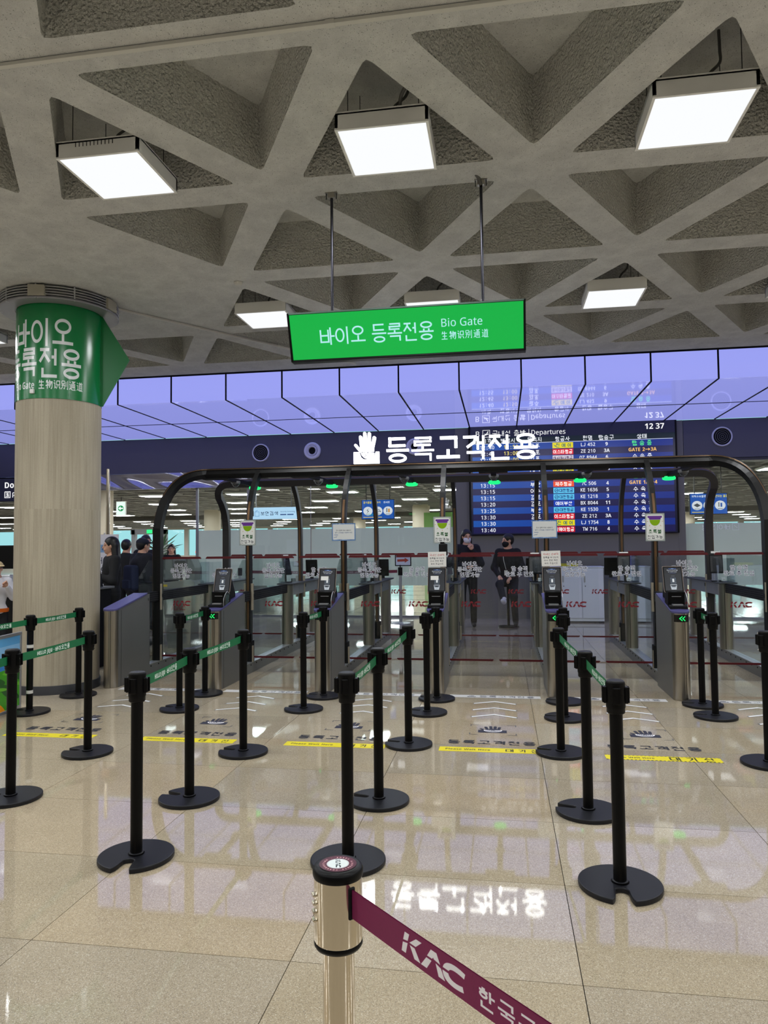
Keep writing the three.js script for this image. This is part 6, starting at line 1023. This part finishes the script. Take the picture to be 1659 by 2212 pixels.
{ // desks of the security zone behind the left passage
  const t = thing('desk', 'grey security desk with a slanted screen behind the glass partition', 'counter', [-5.75, 0, -17.3]); obj('body', extrude([[-0.45, 0], [0.45, 0], [0.5, 1.0], [-0.5, 1.0]], 0.6, 0.005).translate(0, 0, -0.3), M.grey, t); obj('hood', extrude([[-0.4, 1.005], [0.45, 1.005], [0.35, 1.42], [-0.3, 1.44]], 0.3, 0.005).translate(0, 0, -0.2), M.darkGrey, t);
  const r = thing('warning_lamp', 'red lamp bar on a dark stand in the left passage', 'lamp', [-7.2, 0, -17.2]); obj('stand', [bx(0.3, 1.42, 0.2, 0, 0.71, 0)], M.blackMatt, r); obj('red_lamp', bx(0.34, 0.05, 0.06, -0.1, 1.45, 0.1), std({ color: 0x400808, emissive: 0xff2020, emissiveIntensity: 2 }), r);
}
{ // check-in desk at the far left with black monitors
  const t = thing('counter', 'white topped counter behind the concrete column at the left edge', 'counter', [-7.3, 0, -9.6]); obj('front', bx(2.2, 1.0, 0.5, 0, 0.5, 0), M.blackMatt, t); obj('top', rb(2.3, 0.05, 0.62, 0.01, 0, 1.06, 0), M.white, t);
  for (const [x, l] of [[-7.55, 'black monitor on the counter at the left edge, seen from behind'], [-6.98, 'black monitor on the counter nearest the concrete column']]) { const m = thing('monitor', l, 'monitor', [x, 1.087, -9.65], 0.25); obj('back', rb(0.52, 0.34, 0.05, 0.015, 0, 0.36, 0, 3), M.black, m); obj('stand', [cy(0.025, 0.2, 0, 0.1, 0, 0.025, 14), cy(0.1, 0.015, 0, 0.0085, 0, 0.1, 24)], M.black, m); }
  const k = thing('keyboard_tray', 'silver card printer beside the monitors on the left counter', 'printer', [-7.0, 1.087, -9.45]); obj('body', [rb(0.24, 0.11, 0.14, 0.02, 0, 0.056, 0, 3)], M.alu, k); obj('slot', bx(0.18, 0.04, 0.004, 0, 0.06, 0.071), M.blackMatt, k); }
{ // poster stand at the left edge
  const tex = canvasTex(512, 512, (c, w, h) => { fill(c, '#5fa6dc', 0, 0, w, h); fill(c, '#86bce8', 0, 60, w, 90); fill(c, '#2f7ed0', 0, 196, w, 30); c.fillStyle = '#3f9a1c'; c.beginPath(); c.moveTo(0, 240); c.bezierCurveTo(140, 200, 300, 250, 512, 210); c.lineTo(512, 512); c.lineTo(0, 512); c.fill(); c.fillStyle = '#1e5a1c'; for (let i = 0; i < 7; i++) { c.beginPath(); c.ellipse(80 + i * 70, 290 + (i % 3) * 60, 90, 26, 0.1 * i, 0, 7); c.fill(); } c.fillStyle = '#66b82c'; for (let i = 0; i < 6; i++) { c.beginPath(); c.ellipse(60 + i * 90, 262 + (i % 2) * 90, 70, 12, 0.2, 0, 7); c.fill(); } c.fillStyle = '#e89414'; c.beginPath(); c.moveTo(230, 512); c.quadraticCurveTo(300, 380, 380, 512); c.fill(); c.fillStyle = '#e8c01c'; c.beginPath(); c.moveTo(120, 512); c.quadraticCurveTo(200, 420, 270, 512); c.fill(); });
  const t = thing('poster_stand', 'silver framed poster of green hills and blue sky at the left edge', 'poster', [-4.6, 0, -6.03], PI / 2 + 0.14), w = 1.05, h = 0.74;
  obj('poster', plane(w - 0.06, h - 0.06, 0, h / 2 + 0.012, 0.006), printed(tex, { roughness: 0.25 }), t); obj('backing', bx(w - 0.02, h - 0.02, 0.012, 0, h / 2 + 0.012, -0.002), M.darkGrey, t);
  for (const [a, b, c, d] of [[w, 0.032, 0, h - 0.004], [w, 0.032, 0, 0.028]]) obj('rail', rb(a, b, 0.024, 0.005, c, d, 0), M.alu, t); for (const s of [-1, 1]) obj('rail', rb(0.032, h - 0.064, 0.024, 0.005, s * (w / 2 - 0.016), h / 2 + 0.012, 0), M.alu, t); }
// mirrored lettering on the right glass, read from the other side
{ const tex = canvasTex(512, 96, (c, w, h) => { c.clearRect(0, 0, w, h); c.translate(w, 0); c.scale(-1, 1); write(c, '바이오정', 120, 50, 70, { color: '#eef4f2', w: 0.12 }); c.strokeStyle = '#eef4f2'; c.lineWidth = 8; c.strokeRect(36, 14, 62, 66); c.beginPath(); c.moveTo(50, 60); c.lineTo(84, 30); c.stroke(); }); const t = thing('glass_lettering', 'white mirrored lettering on the right glass partition under the blue screen', 'lettering', [4.33, 1.87, -15.79]); obj('print', plane(1.0, 0.1875), decal(tex), t); }
renderer.render(scene, camera);
